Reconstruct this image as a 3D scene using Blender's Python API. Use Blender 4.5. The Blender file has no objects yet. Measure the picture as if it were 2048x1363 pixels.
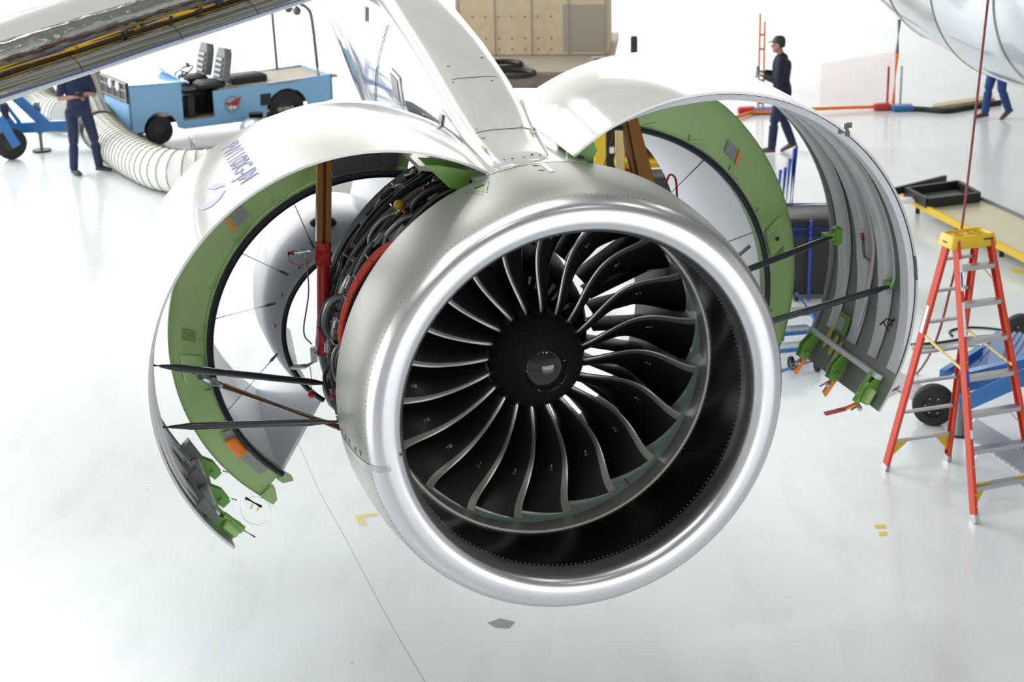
import bpy, bmesh, math, random
import numpy as np
from mathutils import Vector, Matrix
R_ = random.Random(11)
sc = bpy.context.scene
COL = sc.collection
PI = math.pi
V3 = lambda *a: np.array(a if len(a) == 3 else a[0], float)

# ---------------------------------------------------------------- camera
F_PX, TH, RO, CAMH = 3500.0, 0.3225, -0.0226, 6.0767
c_, s_ = math.cos(TH), math.sin(TH)
FWD = V3(0, c_, -s_); UP0 = V3(0, s_, c_); RT0 = V3(1, 0, 0)
RT = RT0*math.cos(RO) + UP0*math.sin(RO)
UPV = -RT0*math.sin(RO) + UP0*math.cos(RO)
CAM = V3(0, 0, CAMH)
cd = bpy.data.cameras.new('camera'); cam = bpy.data.objects.new('camera', cd); COL.objects.link(cam)
cam.matrix_world = Matrix(((RT[0], UPV[0], -FWD[0], 0), (RT[1], UPV[1], -FWD[1], 0), (RT[2], UPV[2], -FWD[2], CAMH), (0, 0, 0, 1)))
cd.sensor_width = 36; cd.lens = F_PX/2048*36
cd.clip_start = .1; cd.clip_end = 400
cd.dof.use_dof = True; cd.dof.focus_distance = 9.3; cd.dof.aperture_fstop = 4.0
sc.camera = cam

def gp(x, y, z=0.0):
    """the point on the horizontal level z that the photograph shows at (x, y)"""
    d = FWD + RT*(x-1024)/F_PX - UPV*(y-681.5)/F_PX
    return CAM + d*((z-CAMH)/d[2])
def ap(x, y, Z):
    """the point the photograph shows at (x, y), Z metres along the view axis"""
    return CAM + (FWD + RT*(x-1024)/F_PX - UPV*(y-681.5)/F_PX)*Z

# ---------------------------------------------------------------- materials
MATS = {}
def mat(name, col, rough=.5, metal=0., noise=0., nscale=8., coat=0., spec=.5, bump=0., aniso=0., emit=0., alpha=1., rvar=0., col2=None):
    if name in MATS: return MATS[name]
    m = bpy.data.materials.new(name); m.use_nodes = True; nt = m.node_tree; b = nt.nodes['Principled BSDF']
    c = (*col, 1) if len(col) == 3 else col
    b.inputs['Base Color'].default_value = c; b.inputs['Roughness'].default_value = rough; b.inputs['Metallic'].default_value = metal
    b.inputs['Coat Weight'].default_value = coat; b.inputs['Coat Roughness'].default_value = .04
    b.inputs['Specular IOR Level'].default_value = spec
    if alpha < 1: b.inputs['Alpha'].default_value = alpha
    if emit: b.inputs['Emission Color'].default_value = c; b.inputs['Emission Strength'].default_value = emit
    m.diffuse_color = c
    if noise or bump or rvar:
        tc = nt.nodes.new('ShaderNodeTexCoord'); nz = nt.nodes.new('ShaderNodeTexNoise')
        nz.inputs['Scale'].default_value = nscale; nz.inputs['Detail'].default_value = 5
        nt.links.new(tc.outputs['Object'], nz.inputs['Vector'])
        if noise:
            mx = nt.nodes.new('ShaderNodeMix'); mx.data_type = 'RGBA'
            k = 1-noise
            mx.inputs['A'].default_value = c; mx.inputs['B'].default_value = (*(col2 if col2 else (c[0]*k, c[1]*k, c[2]*k)), 1)
            nt.links.new(nz.outputs['Fac'], mx.inputs['Factor']); nt.links.new(mx.outputs['Result'], b.inputs['Base Color'])
        if rvar:
            mr = nt.nodes.new('ShaderNodeMapRange'); mr.inputs['From Min'].default_value = .3; mr.inputs['From Max'].default_value = .7
            mr.inputs['To Min'].default_value = max(0, rough-rvar); mr.inputs['To Max'].default_value = rough+rvar
            nt.links.new(nz.outputs['Fac'], mr.inputs['Value']); nt.links.new(mr.outputs['Result'], b.inputs['Roughness'])
        if bump:
            bp = nt.nodes.new('ShaderNodeBump'); bp.inputs['Strength'].default_value = bump; bp.inputs['Distance'].default_value = .01
            nt.links.new(nz.outputs['Fac'], bp.inputs['Height']); nt.links.new(bp.outputs['Normal'], b.inputs['Normal'])
    MATS[name] = m; return m
M = lambda n: MATS[n]
mat('ceiling_grey', (.16, .165, .14), .8)
mat('white_gloss', (.60, .61, .59), .15, coat=.8, rvar=.03, nscale=2)
mat('pylon_paint', (.62, .64, .61), .2, coat=.6)
mat('pylon_side', (.56, .60, .66), .10, metal=.35, coat=.7, bump=.14, nscale=1.3)
mat('duct_white', (.72, .75, .80), .3, coat=.2, noise=.08, nscale=3)
mat('skin_metal', (.53, .545, .50), .40, metal=.90, noise=.10, nscale=3, rvar=.02)  # same metal as the lip; ceiling reflection put into this darker, greener tone
mat('lip_metal', (.70, .70, .735), .29, metal=.97, noise=.04, nscale=3, rvar=.015)  # same metal as the skin; reflected brightness put into the paler, bluer tone
mat('polished', (.62, .62, .60), .10, metal=1., bump=.08, nscale=5)
mat('foil', (.42, .43, .41), .22, metal=.9, bump=.9, nscale=9)
mat('liner', (.006, .006, .007), .22, spec=.45)
mat('blade', (.006, .006, .007), .34, spec=.4)
mat('spinner', (.010, .010, .011), .42, spec=.45)
mat('spin_cap', (.010, .010, .012), .06, spec=.6)
mat('edge_metal', (.27, .26, .245), .33, metal=.9)
mat('case_metal', (.62, .62, .58), .33, metal=.35, noise=.2, nscale=6)
mat('rub_strip', (.46, .62, .57), .4, coat=.3)
mat('dark_core', (.012, .012, .013), .45)
mat('vane', (.035, .035, .04), .35, metal=.3)
mat('core_vane', (.16, .16, .18), .3, metal=.5)
mat('zinc_green', (.38, .58, .23), .42, noise=.18, nscale=7)
mat('fit_green', (.20, .46, .08), .38, noise=.25, nscale=14)
mat('green_lt', (.36, .58, .20), .4)
mat('hood_grey', (.25, .27, .26), .42, noise=.1, nscale=5, coat=.15)
mat('hoop_grey', (.72, .72, .77), .42, coat=.1)
mat('composite', (.10, .11, .10), .5, noise=.3, nscale=20)
mat('seal_black', (.012, .012, .020), .35)
mat('seal_grey', (.12, .13, .14), .35)
mat('black', (.012, .012, .012), .5)
mat('rubber', (.018, .018, .019), .7, noise=.3, nscale=12)
mat('rod_dark', (.03, .035, .042), .3, coat=.3)
mat('brown_rod', (.26, .10, .02), .35, metal=.35)
mat('amber', (.42, .17, .03), .35, coat=.3, noise=.2, nscale=8)
mat('orange', (.95, .24, .02), .4)
mat('red', (.50, .015, .02), .35, coat=.2)
mat('red_ladder', (.62, .06, .03), .45, noise=.12, nscale=10)
mat('harness_red', (.62, .045, .02), .6, bump=.5, nscale=60)
mat('steel', (.55, .56, .57), .25, metal=.95)
mat('alu', (.52, .51, .53), .38, metal=.85, noise=.15, nscale=14)
mat('tube_grey', (.22, .235, .25), .35, metal=.7)
mat('tube_dark', (.035, .038, .042), .45, metal=.3)
mat('tube_tan', (.16, .15, .13), .5)
mat('yellow', (.75, .50, .02), .42, noise=.15, nscale=10)
mat('yellow_pale', (.70, .58, .25), .45)
mat('orange_yellow', (.88, .48, .02), .38, noise=.1, nscale=12)
mat('tug_blue', (.22, .47, .74), .32, coat=.5, noise=.06, nscale=3)
mat('cart_blue', (.01, .14, .42), .4, coat=.3, noise=.15, nscale=5)
mat('cobalt', (.01, .05, .38), .4, coat=.2)
mat('navy', (.018, .030, .085), .8, noise=.25, nscale=9)
mat('navy_dark', (.012, .016, .040), .8, noise=.25, nscale=9)
mat('jean', (.02, .06, .22), .8, noise=.25, nscale=9)
mat('skin', (.42, .22, .15), .55)
mat('hair', (.02, .015, .012), .6)
mat('brown_shoe', (.10, .06, .04), .5)
mat('plywood', (.78, .64, .44), .65, noise=.3, nscale=5)
mat('brown_deck', (.24, .18, .155), .55, noise=.2, nscale=4)
mat('tan_deck', (.40, .35, .29), .55)
mat('duct_fabric', (.88, .88, .84), .6, noise=.05, nscale=6)
mat('duct_wire', (.16, .15, .09), .6)
mat('white_plain', (.8, .8, .8), .45)
mat('placard', (.38, .38, .37), .5, noise=.5, nscale=60)
mat('ink_blue', (.07, .09, .28), .4)
mat('ink_pale', (.22, .26, .48), .4)
mat('blade_ink', (.42, .47, .66), .4)
mat('ink_green', (.14, .27, .07), .5)
mat('rust', (.25, .09, .03), .7)
mat('dot_dark', (.03, .03, .03), .5)
mat('dot_light', (.45, .45, .45), .4)
mat('tape_clear', (.52, .54, .54), .25, metal=.6, bump=.5, nscale=40)
mat('beige', (.66, .61, .42), .45, coat=.3)
mat('grey_plastic', (.16, .17, .18), .5)
mat('tape_yellow', (.72, .62, .10), .5)
mat('hose_red', (.22, .03, .03), .45)
mat('glass_lamp', (.75, .76, .78), .15)
mat('aircraft_grey', (.62, .66, .70), .14, coat=.8, metal=.2)

# ---------------------------------------------------------------- mesh building
def nrm(v): v = V3(v); return v/np.linalg.norm(v)
def frame(d):
    d = nrm(d); a = np.cross(d, [0, 0, 1.])
    if np.linalg.norm(a) < 1e-3: a = V3(1, 0, 0)
    a = nrm(a); return a, np.cross(a, d), d
class MB:
    def __init__(s): s.v = []; s.f = []; s.m = []; s.mi = 0
    def add(s, vs, fs):
        o = len(s.v); s.v += [tuple(map(float, p)) for p in vs]; s.f += [tuple(i+o for i in f) for f in fs]; s.m += [s.mi]*len(fs); return s
    def box(s, c, sz, ax=None, taper=1.):
        X, Y, Z = ax if ax is not None else (V3(1, 0, 0), V3(0, 1, 0), V3(0, 0, 1)); c = V3(c)
        vs = []
        for k in (-1, 1):
            t = taper if k > 0 else 1.
            for i, j in ((-1, -1), (1, -1), (1, 1), (-1, 1)):
                vs.append(c + X*i*sz[0]/2*t + Y*j*sz[1]/2*t + Z*k*sz[2]/2)
        return s.add(vs, [(0, 3, 2, 1), (4, 5, 6, 7), (0, 1, 5, 4), (1, 2, 6, 5), (2, 3, 7, 6), (3, 0, 4, 7)])
    def rbox(s, c, sz, ax=None, b=.01):
        """box with chamfered edges"""
        X, Y, Z = ax if ax is not None else (V3(1, 0, 0), V3(0, 1, 0), V3(0, 0, 1)); c = V3(c)
        h = [sz[0]/2, sz[1]/2, sz[2]/2]; b = min(b, min(h)*.8)
        rings = []
        for z, q in ((-h[2], b), (-h[2]+b, 0), (h[2]-b, 0), (h[2], b)):
            x, y = h[0]-q, h[1]-q
            rings.append([c + X*px + Y*py + Z*z for px, py in ((-x+b, -y), (x-b, -y), (x, -y+b), (x, y-b), (x-b, y), (-x+b, y), (-x, y-b), (-x, -y+b))])
        return s.rings(rings, caps=True)
    def rings(s, rings, closed=True, caps=False, loop=False):
        n = len(rings[0]); vs = [p for r in rings for p in r]; fs = []
        m = len(rings)
        for i in range(m if loop else m-1):
            for j in range(n if closed else n-1):
                a = i*n+j; b = i*n+(j+1) % n; c = ((i+1) % m)*n+(j+1) % n; d = ((i+1) % m)*n+j
                fs.append((a, b, c, d))
        if caps: fs.append(tuple(range(n))[::-1]); fs.append(tuple((m-1)*n+j for j in range(n)))
        return s.add(vs, fs)
    def tube(s, pts, r, n=8, caps=True, loop=False):
        pts = [V3(p) for p in pts]; m = len(pts); rr = r if hasattr(r, '__len__') else [r]*m
        rings = []; a = None
        for i, p in enumerate(pts):
            if loop: d = pts[(i+1) % m]-pts[i-1]
            else: d = pts[min(i+1, m-1)]-pts[max(i-1, 0)]
            d = nrm(d)
            if a is None: a, b, _ = frame(d)
            else:
                a = a-d*(a@d); a = nrm(a); b = np.cross(d, a)
            rings.append([p+(a*math.cos(t)+b*math.sin(t))*rr[i] for t in np.linspace(0, 2*PI, n, endpoint=False)])
        return s.rings(rings, caps=caps and not loop, loop=loop)
    def bar(s, p0, p1, w, h, up=(0, 0, 1)):
        p0, p1 = V3(p0), V3(p1); d = p1-p0; L = np.linalg.norm(d); d = d/L; up = V3(up)
        x = np.cross(d, up)
        if np.linalg.norm(x) < 1e-4: x = np.cross(d, [1., 0, 0])
        x = nrm(x); y = np.cross(x, d)
        return s.box((p0+p1)/2, (w, h, L), (x, y, d))
    def lathe(s, prof, o, ax, n=48, a0=0, a1=2*PI, caps=False):
        """prof [(along, r)] about axis through o"""
        a, b, d = frame(ax); full = abs(a1-a0) > 2*PI-1e-6
        ts = np.linspace(a0, a1, n, endpoint=not full); o = V3(o)
        rings = [[o+d*h+(a*math.cos(t)+b*math.sin(t))*r for t in ts] for h, r in prof]
        return s.rings(rings, closed=full, caps=caps)
    def ball(s, c, r, n=14, m=8, sc=(1, 1, 1), ax=None):
        X, Y, Z = ax if ax is not None else (V3(1, 0, 0), V3(0, 1, 0), V3(0, 0, 1)); c = V3(c); rings = []
        for i in range(1, m):
            p = PI*i/m
            rings.append([c+r*(X*math.sin(p)*math.cos(t)*sc[0]+Y*math.sin(p)*math.sin(t)*sc[1]-Z*math.cos(p)*sc[2]) for t in np.linspace(0, 2*PI, n, endpoint=False)])
        o = len(s.v); s.rings(rings); s.add([c-Z*r*sc[2], c+Z*r*sc[2]], [])
        k = len(s.v)-2; fs = []
        for j in range(n):
            fs.append((k, o+(j+1) % n, o+j)); fs.append((k+1, o+(m-2)*n+j, o+(m-2)*n+(j+1) % n))
        s.f += fs; s.m += [s.mi]*len(fs); return s
    def poly(s, pts, nv, th):
        """flat polygon given thickness along nv"""
        nv = nrm(nv)*th; n = len(pts); pts = [V3(p) for p in pts]
        fs = [tuple(range(n))[::-1], tuple(range(n, 2*n))]+[(i, (i+1) % n, n+(i+1) % n, n+i) for i in range(n)]
        return s.add(pts+[p+nv for p in pts], fs)
    def disc(s, c, nv, r, th=.004, n=16):
        a, b, d = frame(nv); c = V3(c)
        return s.poly([c+(a*math.cos(t)+b*math.sin(t))*r for t in np.linspace(0, 2*PI, n, endpoint=False)], nv, th)
    def build(s, name, mt, parent=None, label=None, smooth=40, kind=None):
        me = bpy.data.meshes.new(name)
        o = V3(0, 0, 0)
        if parent is not None: o = V3(root_loc(parent))
        me.from_pydata([(p[0]-o[0], p[1]-o[1], p[2]-o[2]) for p in s.v], [], s.f)
        for x in (mt if isinstance(mt, (list, tuple)) else [mt]): me.materials.append(M(x) if isinstance(x, str) else x)
        if any(s.m): me.polygons.foreach_set('material_index', s.m)
        bm = bmesh.new(); bm.from_mesh(me); bmesh.ops.recalc_face_normals(bm, faces=bm.faces); bm.to_mesh(me); bm.free()
        if smooth:
            me.shade_smooth(); me.set_sharp_from_angle(angle=math.radians(smooth))
        ob = bpy.data.objects.new(name, me); COL.objects.link(ob)
        if parent is not None: ob.parent = parent
        if label: ob['label'] = label
        if kind: ob['kind'] = kind
        return ob
def root_loc(p):
    x = V3(0, 0, 0)
    while p is not None: x = x+V3(p.location); p = p.parent
    return x
def tag(o, label, cat, group=None):
    o['label'] = label; o['category'] = cat
    if group: o['group'] = group
    return o
def thing(name, label, cat, loc=(0, 0, 0), group=None):
    o = bpy.data.objects.new(name, None); COL.objects.link(o); o.location = tuple(float(x) for x in loc); o.empty_display_size = .2
    return tag(o, label, cat, group)
def text_mesh(t, size=1.):
    cu = bpy.data.curves.new('lettering', 'FONT'); cu.body = t; cu.size = size; cu.align_x = 'CENTER'; cu.align_y = 'CENTER'; cu.resolution_u = 3; cu.offset = size*.018
    ob = bpy.data.objects.new('lettering', cu); COL.objects.link(ob)
    dg = bpy.context.evaluated_depsgraph_get(); me = bpy.data.meshes.new_from_object(ob.evaluated_get(dg))
    bm = bmesh.new(); bm.from_mesh(me); bmesh.ops.triangulate(bm, faces=bm.faces)
    for _ in range(5):
        L = [e for e in bm.edges if e.calc_length() > size*.22]
        if not L: break
        bmesh.ops.subdivide_edges(bm, edges=L, cuts=1); bmesh.ops.triangulate(bm, faces=bm.faces)
    bm.to_mesh(me); bm.free()
    vs = [tuple(v.co) for v in me.vertices]; fs = [tuple(p.vertices) for p in me.polygons]
    bpy.data.objects.remove(ob); bpy.data.curves.remove(cu); bpy.data.meshes.remove(me)
    return vs, fs
def smoothpath(P, k=6):
    """Catmull-Rom through P"""
    P = [V3(p) for p in P]; Q = [2*P[0]-P[1]]+P+[2*P[-1]-P[-2]]; out = []
    for i in range(1, len(Q)-2):
        for t in np.linspace(0, 1, k, endpoint=False):
            a, b, c, d = Q[i-1:i+3]
            out.append(.5*((2*b)+(c-a)*t+(2*a-5*b+4*c-d)*t*t+(3*b-a-3*c+d)*t**3))
    out.append(P[-1]); return out
# ---------------------------------------------------------------- the open jet engine
EC = V3(.3434, 9.1782, 2.6403)
AX = V3(math.sin(.2631), -math.cos(.2631), 0)     # forward, towards the intake
U = V3(-AX[1], AX[0], 0); U = U if U[0] > 0 else -U   # sideways
ZZ = V3(0, 0, 1)
def E(u, v, s): return EC+U*u+ZZ*v+AX*s
def pol(r, a, s, u0=0, v0=0):
    a = math.radians(a); return E(u0+r*math.cos(a), v0+r*math.sin(a), s)
eng = thing('jet_engine', 'large jet engine with bare metal intake, both cowl doors propped open', 'jet engine', EC)

def revolve(mb, prof, n=128, a0=0, a1=360, u0=0, v0=0):
    full = abs(a1-a0) >= 359.9
    return mb.rings([[pol(r, a, s, u0, v0) for a in np.linspace(a0, a1, n, endpoint=not full)] for s, r in prof], closed=full)
# intake lip + outer skin
L_, RH, NI, NO, RM, SM = .175, 1.108, 3.2, 3.0, 1.272, -.75
inner = [(L_*math.sin(t)**(2/NI), RH-(RH-1)*math.cos(t)**(2/NI)) for t in np.linspace(0, PI/2, 22)]
outer = [(SM+(L_-SM)*math.sin(t)**(2/NO), RH+(RM-RH)*math.cos(t)**(2/NO)) for t in np.linspace(PI/2, 0, 90)]
def r_out(s):
    ss = [p[0] for p in outer][::-1]; rr = [p[1] for p in outer][::-1]; return float(np.interp(s, ss, rr))
RIV = .10
lip_prof = inner+[p for p in outer[1:] if p[0] > RIV]+[(RIV, r_out(RIV))]
inlet = MB()
revolve(inlet, [(RIV, r_out(RIV)-.002)]+[p for p in outer if -.47 < p[0] < RIV]+[(-.48, 1.265), (-.482, 1.255), (-.48, 1.06)], 160)
inlet.mi = 1
for row, ds in (((RIV-.012), 0), ((-.462), 0)):
    n = 250
    for i in range(n):
        a = 360*i/n; r = r_out(row) if row > -.4 else 1.2655
        c = pol(r-.001, a, row); nv = pol(1, a, 0)-pol(0, a, 0)
        inlet.disc(c, nv, .0032, .002, 6)
inlet_o = inlet.build('inlet_cowl', ['skin_metal', 'dot_dark'], eng)
lip = MB(); revolve(lip, lip_prof, 160); lip.build('intake_lip', 'lip_metal', inlet_o, 'bright rounded silver intake lip')
# tape over the lip seam, with rusty fasteners beside it
full_prof = inner[2:]+[p for p in outer[1:] if p[0] > -.44]
tp = MB(); TA = 189.5
tp.rings([[pol(r+.0025, TA+da/max(r, .5), s) for da in np.linspace(-1.1, 1.1, 5)] for s, r in full_prof], closed=False)
tp.build('seam_tape', 'tape_clear', inlet_o, 'crinkled clear tape round the lip seam')
st = MB()
for s, da in ((-.37, -3.0), (-.28, -2.8), (-.2, -2.9), (-.08, -2.8), (.0, -3)):
    st.disc(pol(r_out(s), TA+da, s), pol(1, TA+da, 0)-EC, .008, .003, 7)
    st.poly([pol(r_out(s)+.001, TA+da+.2, s-.004), pol(r_out(s)+.001, TA+da+.2, s+.004), pol(r_out(s)+.001, TA+da+1.2, s+.003), pol(r_out(s)+.001, TA+da+1.2, s-.003)], pol(1, TA+da, 0)-EC, .001)
for i in (8, 11, 15):
    s, r = inner[i]; st.disc(pol(r-.003, TA-3, s), pol(-1, TA, 0)-EC, .010, .004, 7)
st.build('rusty_fastener', 'rust', inlet_o, 'rust-stained fasteners above the tape')
# green triangular cut-out, white patch near the top
tri = MB(); tc0 = (109.5, -.30)
def onskin(a, s, h=.0015): return pol(r_out(s)+h, a, s)
tri.add([onskin(111.6, -.355), onskin(108.3, -.355), onskin(109.9, -.235)], [(0, 1, 2)])
tri.mi = 1; tri.add([onskin(111.3, -.352, .003), onskin(108.5, -.352, .003), onskin(108.6, -.33, .003), onskin(110.9, -.33, .003)], [(0, 1, 2, 3)])
tri.mi = 2
for k in range(7):
    for a_, b_ in ((113.4-.45*k, -.36+.024*k), (107.0+.4*k, -.36+.024*k)):
        tri.disc(onskin(a_, b_, -.001), pol(1, a_, 0)-EC, .003, .003, 6)
tri.build('triangular_port', ['green_lt', 'dot_dark', 'dot_dark'], inlet_o, 'small green triangular opening in the intake skin')
wp = MB(); wp.rings([[onskin(a, s, .002) for a in (92.4, 90.9)] for s in np.linspace(-.46, -.26, 6)], closed=False)
wp.build('sealant_patch', 'white_plain', inlet_o, 'pale sealant patch at the top of the skin')
wp = MB()
for s_q in (-.44, -.33): wp.poly([onskin(94.2, s_q, .001), onskin(93.0, s_q+.02, .001), onskin(93.0, s_q+.03, .001), onskin(94.4, s_q+.012, .001)], ZZ, .001)
wp.build('rust_streak', 'rust', inlet_o)
# acoustic liner
ln = MB(); revolve(ln, [(.002, 1.0), (-.1, .997), (-.3, .996), (-.474, .998)], 128)
ln.mi = 1
for i in range(224):
    a = 360*i/224; ln.disc(pol(1.0, a, -.014), EC-pol(1, a, 0), .0036, .003, 6)
for a in list(range(-60, 40, 2)):
    ln.disc(pol(.998, a, -.455), EC-pol(1, a, 0), .002, .002, 5)
ln.build('acoustic_liner', ['liner', 'dot_light'], eng, 'glossy black liner with a row of fastener heads')
# fan case: front ring, rub strip, inner barrel, outer barrel
fc = MB(); revolve(fc, [(-.474, .998), (-.48, .986), (-.62, .990), (-.635, 1.0)], 128)
fc.mi = 1; revolve(fc, [(-.635, 1.0), (-.66, 1.002), (-.80, 1.008), (-.96, 1.004), (-.98, .998)], 128)
fc.mi = 2; revolve(fc, [(-.98, .998), (-1.35, .985), (-1.80, .99), (-1.86, 1.10)], 96)
fc.mi = 3; revolve(fc, [(-1.86, 1.10), (-1.80, 1.07), (-1.0, 1.075), (-.6, 1.06), (-.48, 1.06)], 96)
fcase = fc.build('fan_case', ['case_metal', 'rub_strip', 'dark_core', 'tube_dark'], eng, 'grey metal ring with a blue-green rub strip')
jn = MB()
for a in (-93, -57, -21, 24, -128):
    jn.bar(pol(.989, a, -.478), pol(.993, a, -.605), .004, .006, pol(1, a, 0)-EC)
    jn.disc(pol(.992, a+3.4, -.51), EC-pol(1, a, 0), .006, .002, 8); jn.disc(pol(.993, a+3.9, -.57), EC-pol(1, a, 0), .005, .002, 8)
jn.build('ring_joint', 'dot_dark', fcase)
jn = MB()
for a in (-57, 38, 214):
    for k in range(4): jn.bar(pol(.995, a+.1*k, -.62-.032*k), pol(.996, a+.1*k+.1, -.642-.032*k), .006, .006)
jn.build('marker_pin', 'edge_metal', fcase)
# spinner
sp = MB(); revolve(sp, [(-.80, .287), (-.775, .2965), (-.755, .2945), (-.70, .267), (-.64, .222), (-.585, .165), (-.553, .131)], 72)
spin = sp.build('fan_spinner', 'spinner', eng, 'matt black domed spinner')
sp = MB(); revolve(sp, [(-.5535, .1295), (-.552, .128), (-.532, .095), (-.517, .05), (-.512, .012), (-.5118, .0005)], 64)
sp.build('spinner_cap', 'spin_cap', spin, 'glossier black nose cap')
for k in range(5):
    a = 100+72*k; nb = MB()
    p = [pol(.131, a-5.5, -.5505), pol(.131, a+5.5, -.5505), pol(.112, a, -.5395)]
    nb.poly(p, AX, .0015); nb.mi = 1; nb.ball(pol(.122, a, -.543), .0055, 8, 6)
    nb.build('cap_bolt', ['vane', 'steel'], spin)
# fan blades
LE_R = [.285, .43, .57, .70, .80, .87, .94, 1.0]
LE_A = [0, 3.6, 4.6, 4.0, 1.6, -.1, -1.2, -1.6]
LE_S = [-.775, -.772, -.785, -.80, -.79, -.765, -.73, -.70]
def blade_pt(r, c, side=0):
    """c 0..1 along the chord from the leading edge; side +1 front face, -1 rear face"""
    a0 = float(np.polyval(PA, r)); s0 = float(np.polyval(PS, r))
    t = (r-.285)/.715
    stag = math.radians(13+50*t**.85); ch = .185+.185*t
    tang = ch*math.sin(stag)*c; axl = ch*math.cos(stag)*c
    cam_ = .035*(1-t*.6)*4*c*(1-c)            # camber towards the front face
    th = (.013*(1-t)+.0045)*math.sqrt(max(0, math.sin(PI*min(1, c**.6)))) if 0 < c < 1 else 0
    # front-face direction in (tangential, axial): perpendicular to chord
    nt, na = math.cos(stag), math.sin(stag); off = cam_+side*th
    ang = math.radians(a0)-(tang+off*nt)/r; s = s0-axl+off*na
    return r, ang, s
PA = np.polyfit(LE_R, LE_A, 5); PS = np.polyfit(LE_R, LE_S, 4)
def bp(r, c, side=0, a=0.):
    r, ang, s = blade_pt(r, c, side); ang += a; return V3(r*math.cos(ang), r*math.sin(ang), s)
def loc2w(p): return E(p[0], p[1], p[2])
RS = np.linspace(.28, 1.0, 26); CS = [0, .02, .06, .12, .2, .3, .42, .55, .7, .85, 1.0]
def blade_mesh():
    mb = MB(); rings = []
    for r in RS:
        q = [bp(r, c, 1) for c in CS]+[bp(r, c, -1) for c in CS[-2:0:-1]]
        rings.append([loc2w(x) for x in q])
    mb.rings(rings, caps=True); return mb
def edge_mesh():
    mb = MB(); rings = []
    for r in np.linspace(.285, .999, 30):
        w = .035+.10*((r-.285)/.715)
        q = [bp(r, c*w, 1)+V3(0, 0, .0022) for c in (1, .6, .3, .1)]+[bp(r, 0)+V3(0, 0, .003)]+[bp(r, c*w, -1)-V3(0, 0, .0015) for c in (.1, .4, .8)]
        rings.append([loc2w(x) for x in q])
    mb.rings(rings, closed=True, caps=True); return mb
angs = [-113.8+18*k for k in range(20)]
b0 = blade_mesh().build('fan_blade', 'blade', eng, 'black fan blade with silver leading edge')
e0 = edge_mesh().build('leading_edge', 'edge_metal', b0, 'silver metal leading edge')
BM = Matrix(((U[0], 0, AX[0], 0), (U[1], 0, AX[1], 0), (0, 1, 0, 0), (0, 0, 0, 1)))
def rotE(deg): return BM @ Matrix.Rotation(math.radians(deg), 4, 'Z') @ BM.inverted()
def number_mesh(k):
    vs, fs = text_mesh(str(k), .026); v2, f2 = text_mesh('%02d-%d' % (k, 3+k % 5), .011)
    mb = MB()
    for (vv, ff, oy) in ((vs, fs, 0), (v2, f2, -.02)):
        pts = []
        for x, y, z in vv:
            r = .74-(y+oy)*1.0; c = .33-x/.3
            pts.append(loc2w(bp(r, c, 1)+V3(0, 0, .0030)))
        mb.add(pts, ff)
    return mb
for k, a in enumerate(angs):
    if k == 0: b, e = b0, e0
    else:
        b = b0.copy(); e = e0.copy(); COL.objects.link(b); COL.objects.link(e); b.parent = eng; e.parent = b
    b.matrix_basis = rotE(a)
    if a % 360 > 180 or a % 360 < 60 or True:
        n = number_mesh(k+1).build('blade_number', 'blade_ink', eng, smooth=0); n.parent = b
# hub, splitter, core
hb = MB(); revolve(hb, [(-.78, .286), (-1.02, .30), (-1.08, .325)], 48)
for a in angs:
    hb.bar(pol(.287, a+9, -.80), pol(.292, a+9, -.98), .012, .02)
hb.build('fan_hub', 'dark_core', eng)
cv = MB(); revolve(cv, [(-1.08, .325), (-1.5, .30)], 48); cv.mi = 1
revolve(cv, [(-1.4, .42), (-1.14, .415), (-1.12, .425), (-1.14, .435), (-1.35, .50), (-1.8, .56), (-2.4, .56), (-3.4, .40), (-3.9, .30)], 64)
core = cv.build('engine_core', ['dark_core', 'dark_core'], eng, 'dark core casing behind the fan')
for k in range(44):
    a = 360*k/44; g = MB(); rings = []
    for r in np.linspace(.315, .42, 4):
        q = []
        for c, s2 in ((0, 0), (.3, .022), (.7, .022), (1, 0), (.7, .010), (.3, .010)):
            q.append(pol(r, a+math.degrees((-.05*c+s2)/r), -1.18-.09*c))
        rings.append(q)
    g.rings(rings, caps=True); g.build('inlet_vane', 'core_vane', core)
def ogv(a):
    g = MB(); rings = []
    for r in np.linspace(.56, .99, 6):
        t = (r-.56)/.43; q = []
        for c, s2 in ((0, 0), (.25, .016), (.6, .018), (1, 0), (.6, .006), (.25, .004)):
            q.append(pol(r, a+math.degrees((.035*c+s2)/r), -1.38-.10*t-.2*c))
        rings.append(q)
    g.rings(rings, caps=True); return g
for k in range(32):
    ogv(360*k/32+4).build('guide_vane', 'vane', eng)

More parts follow.
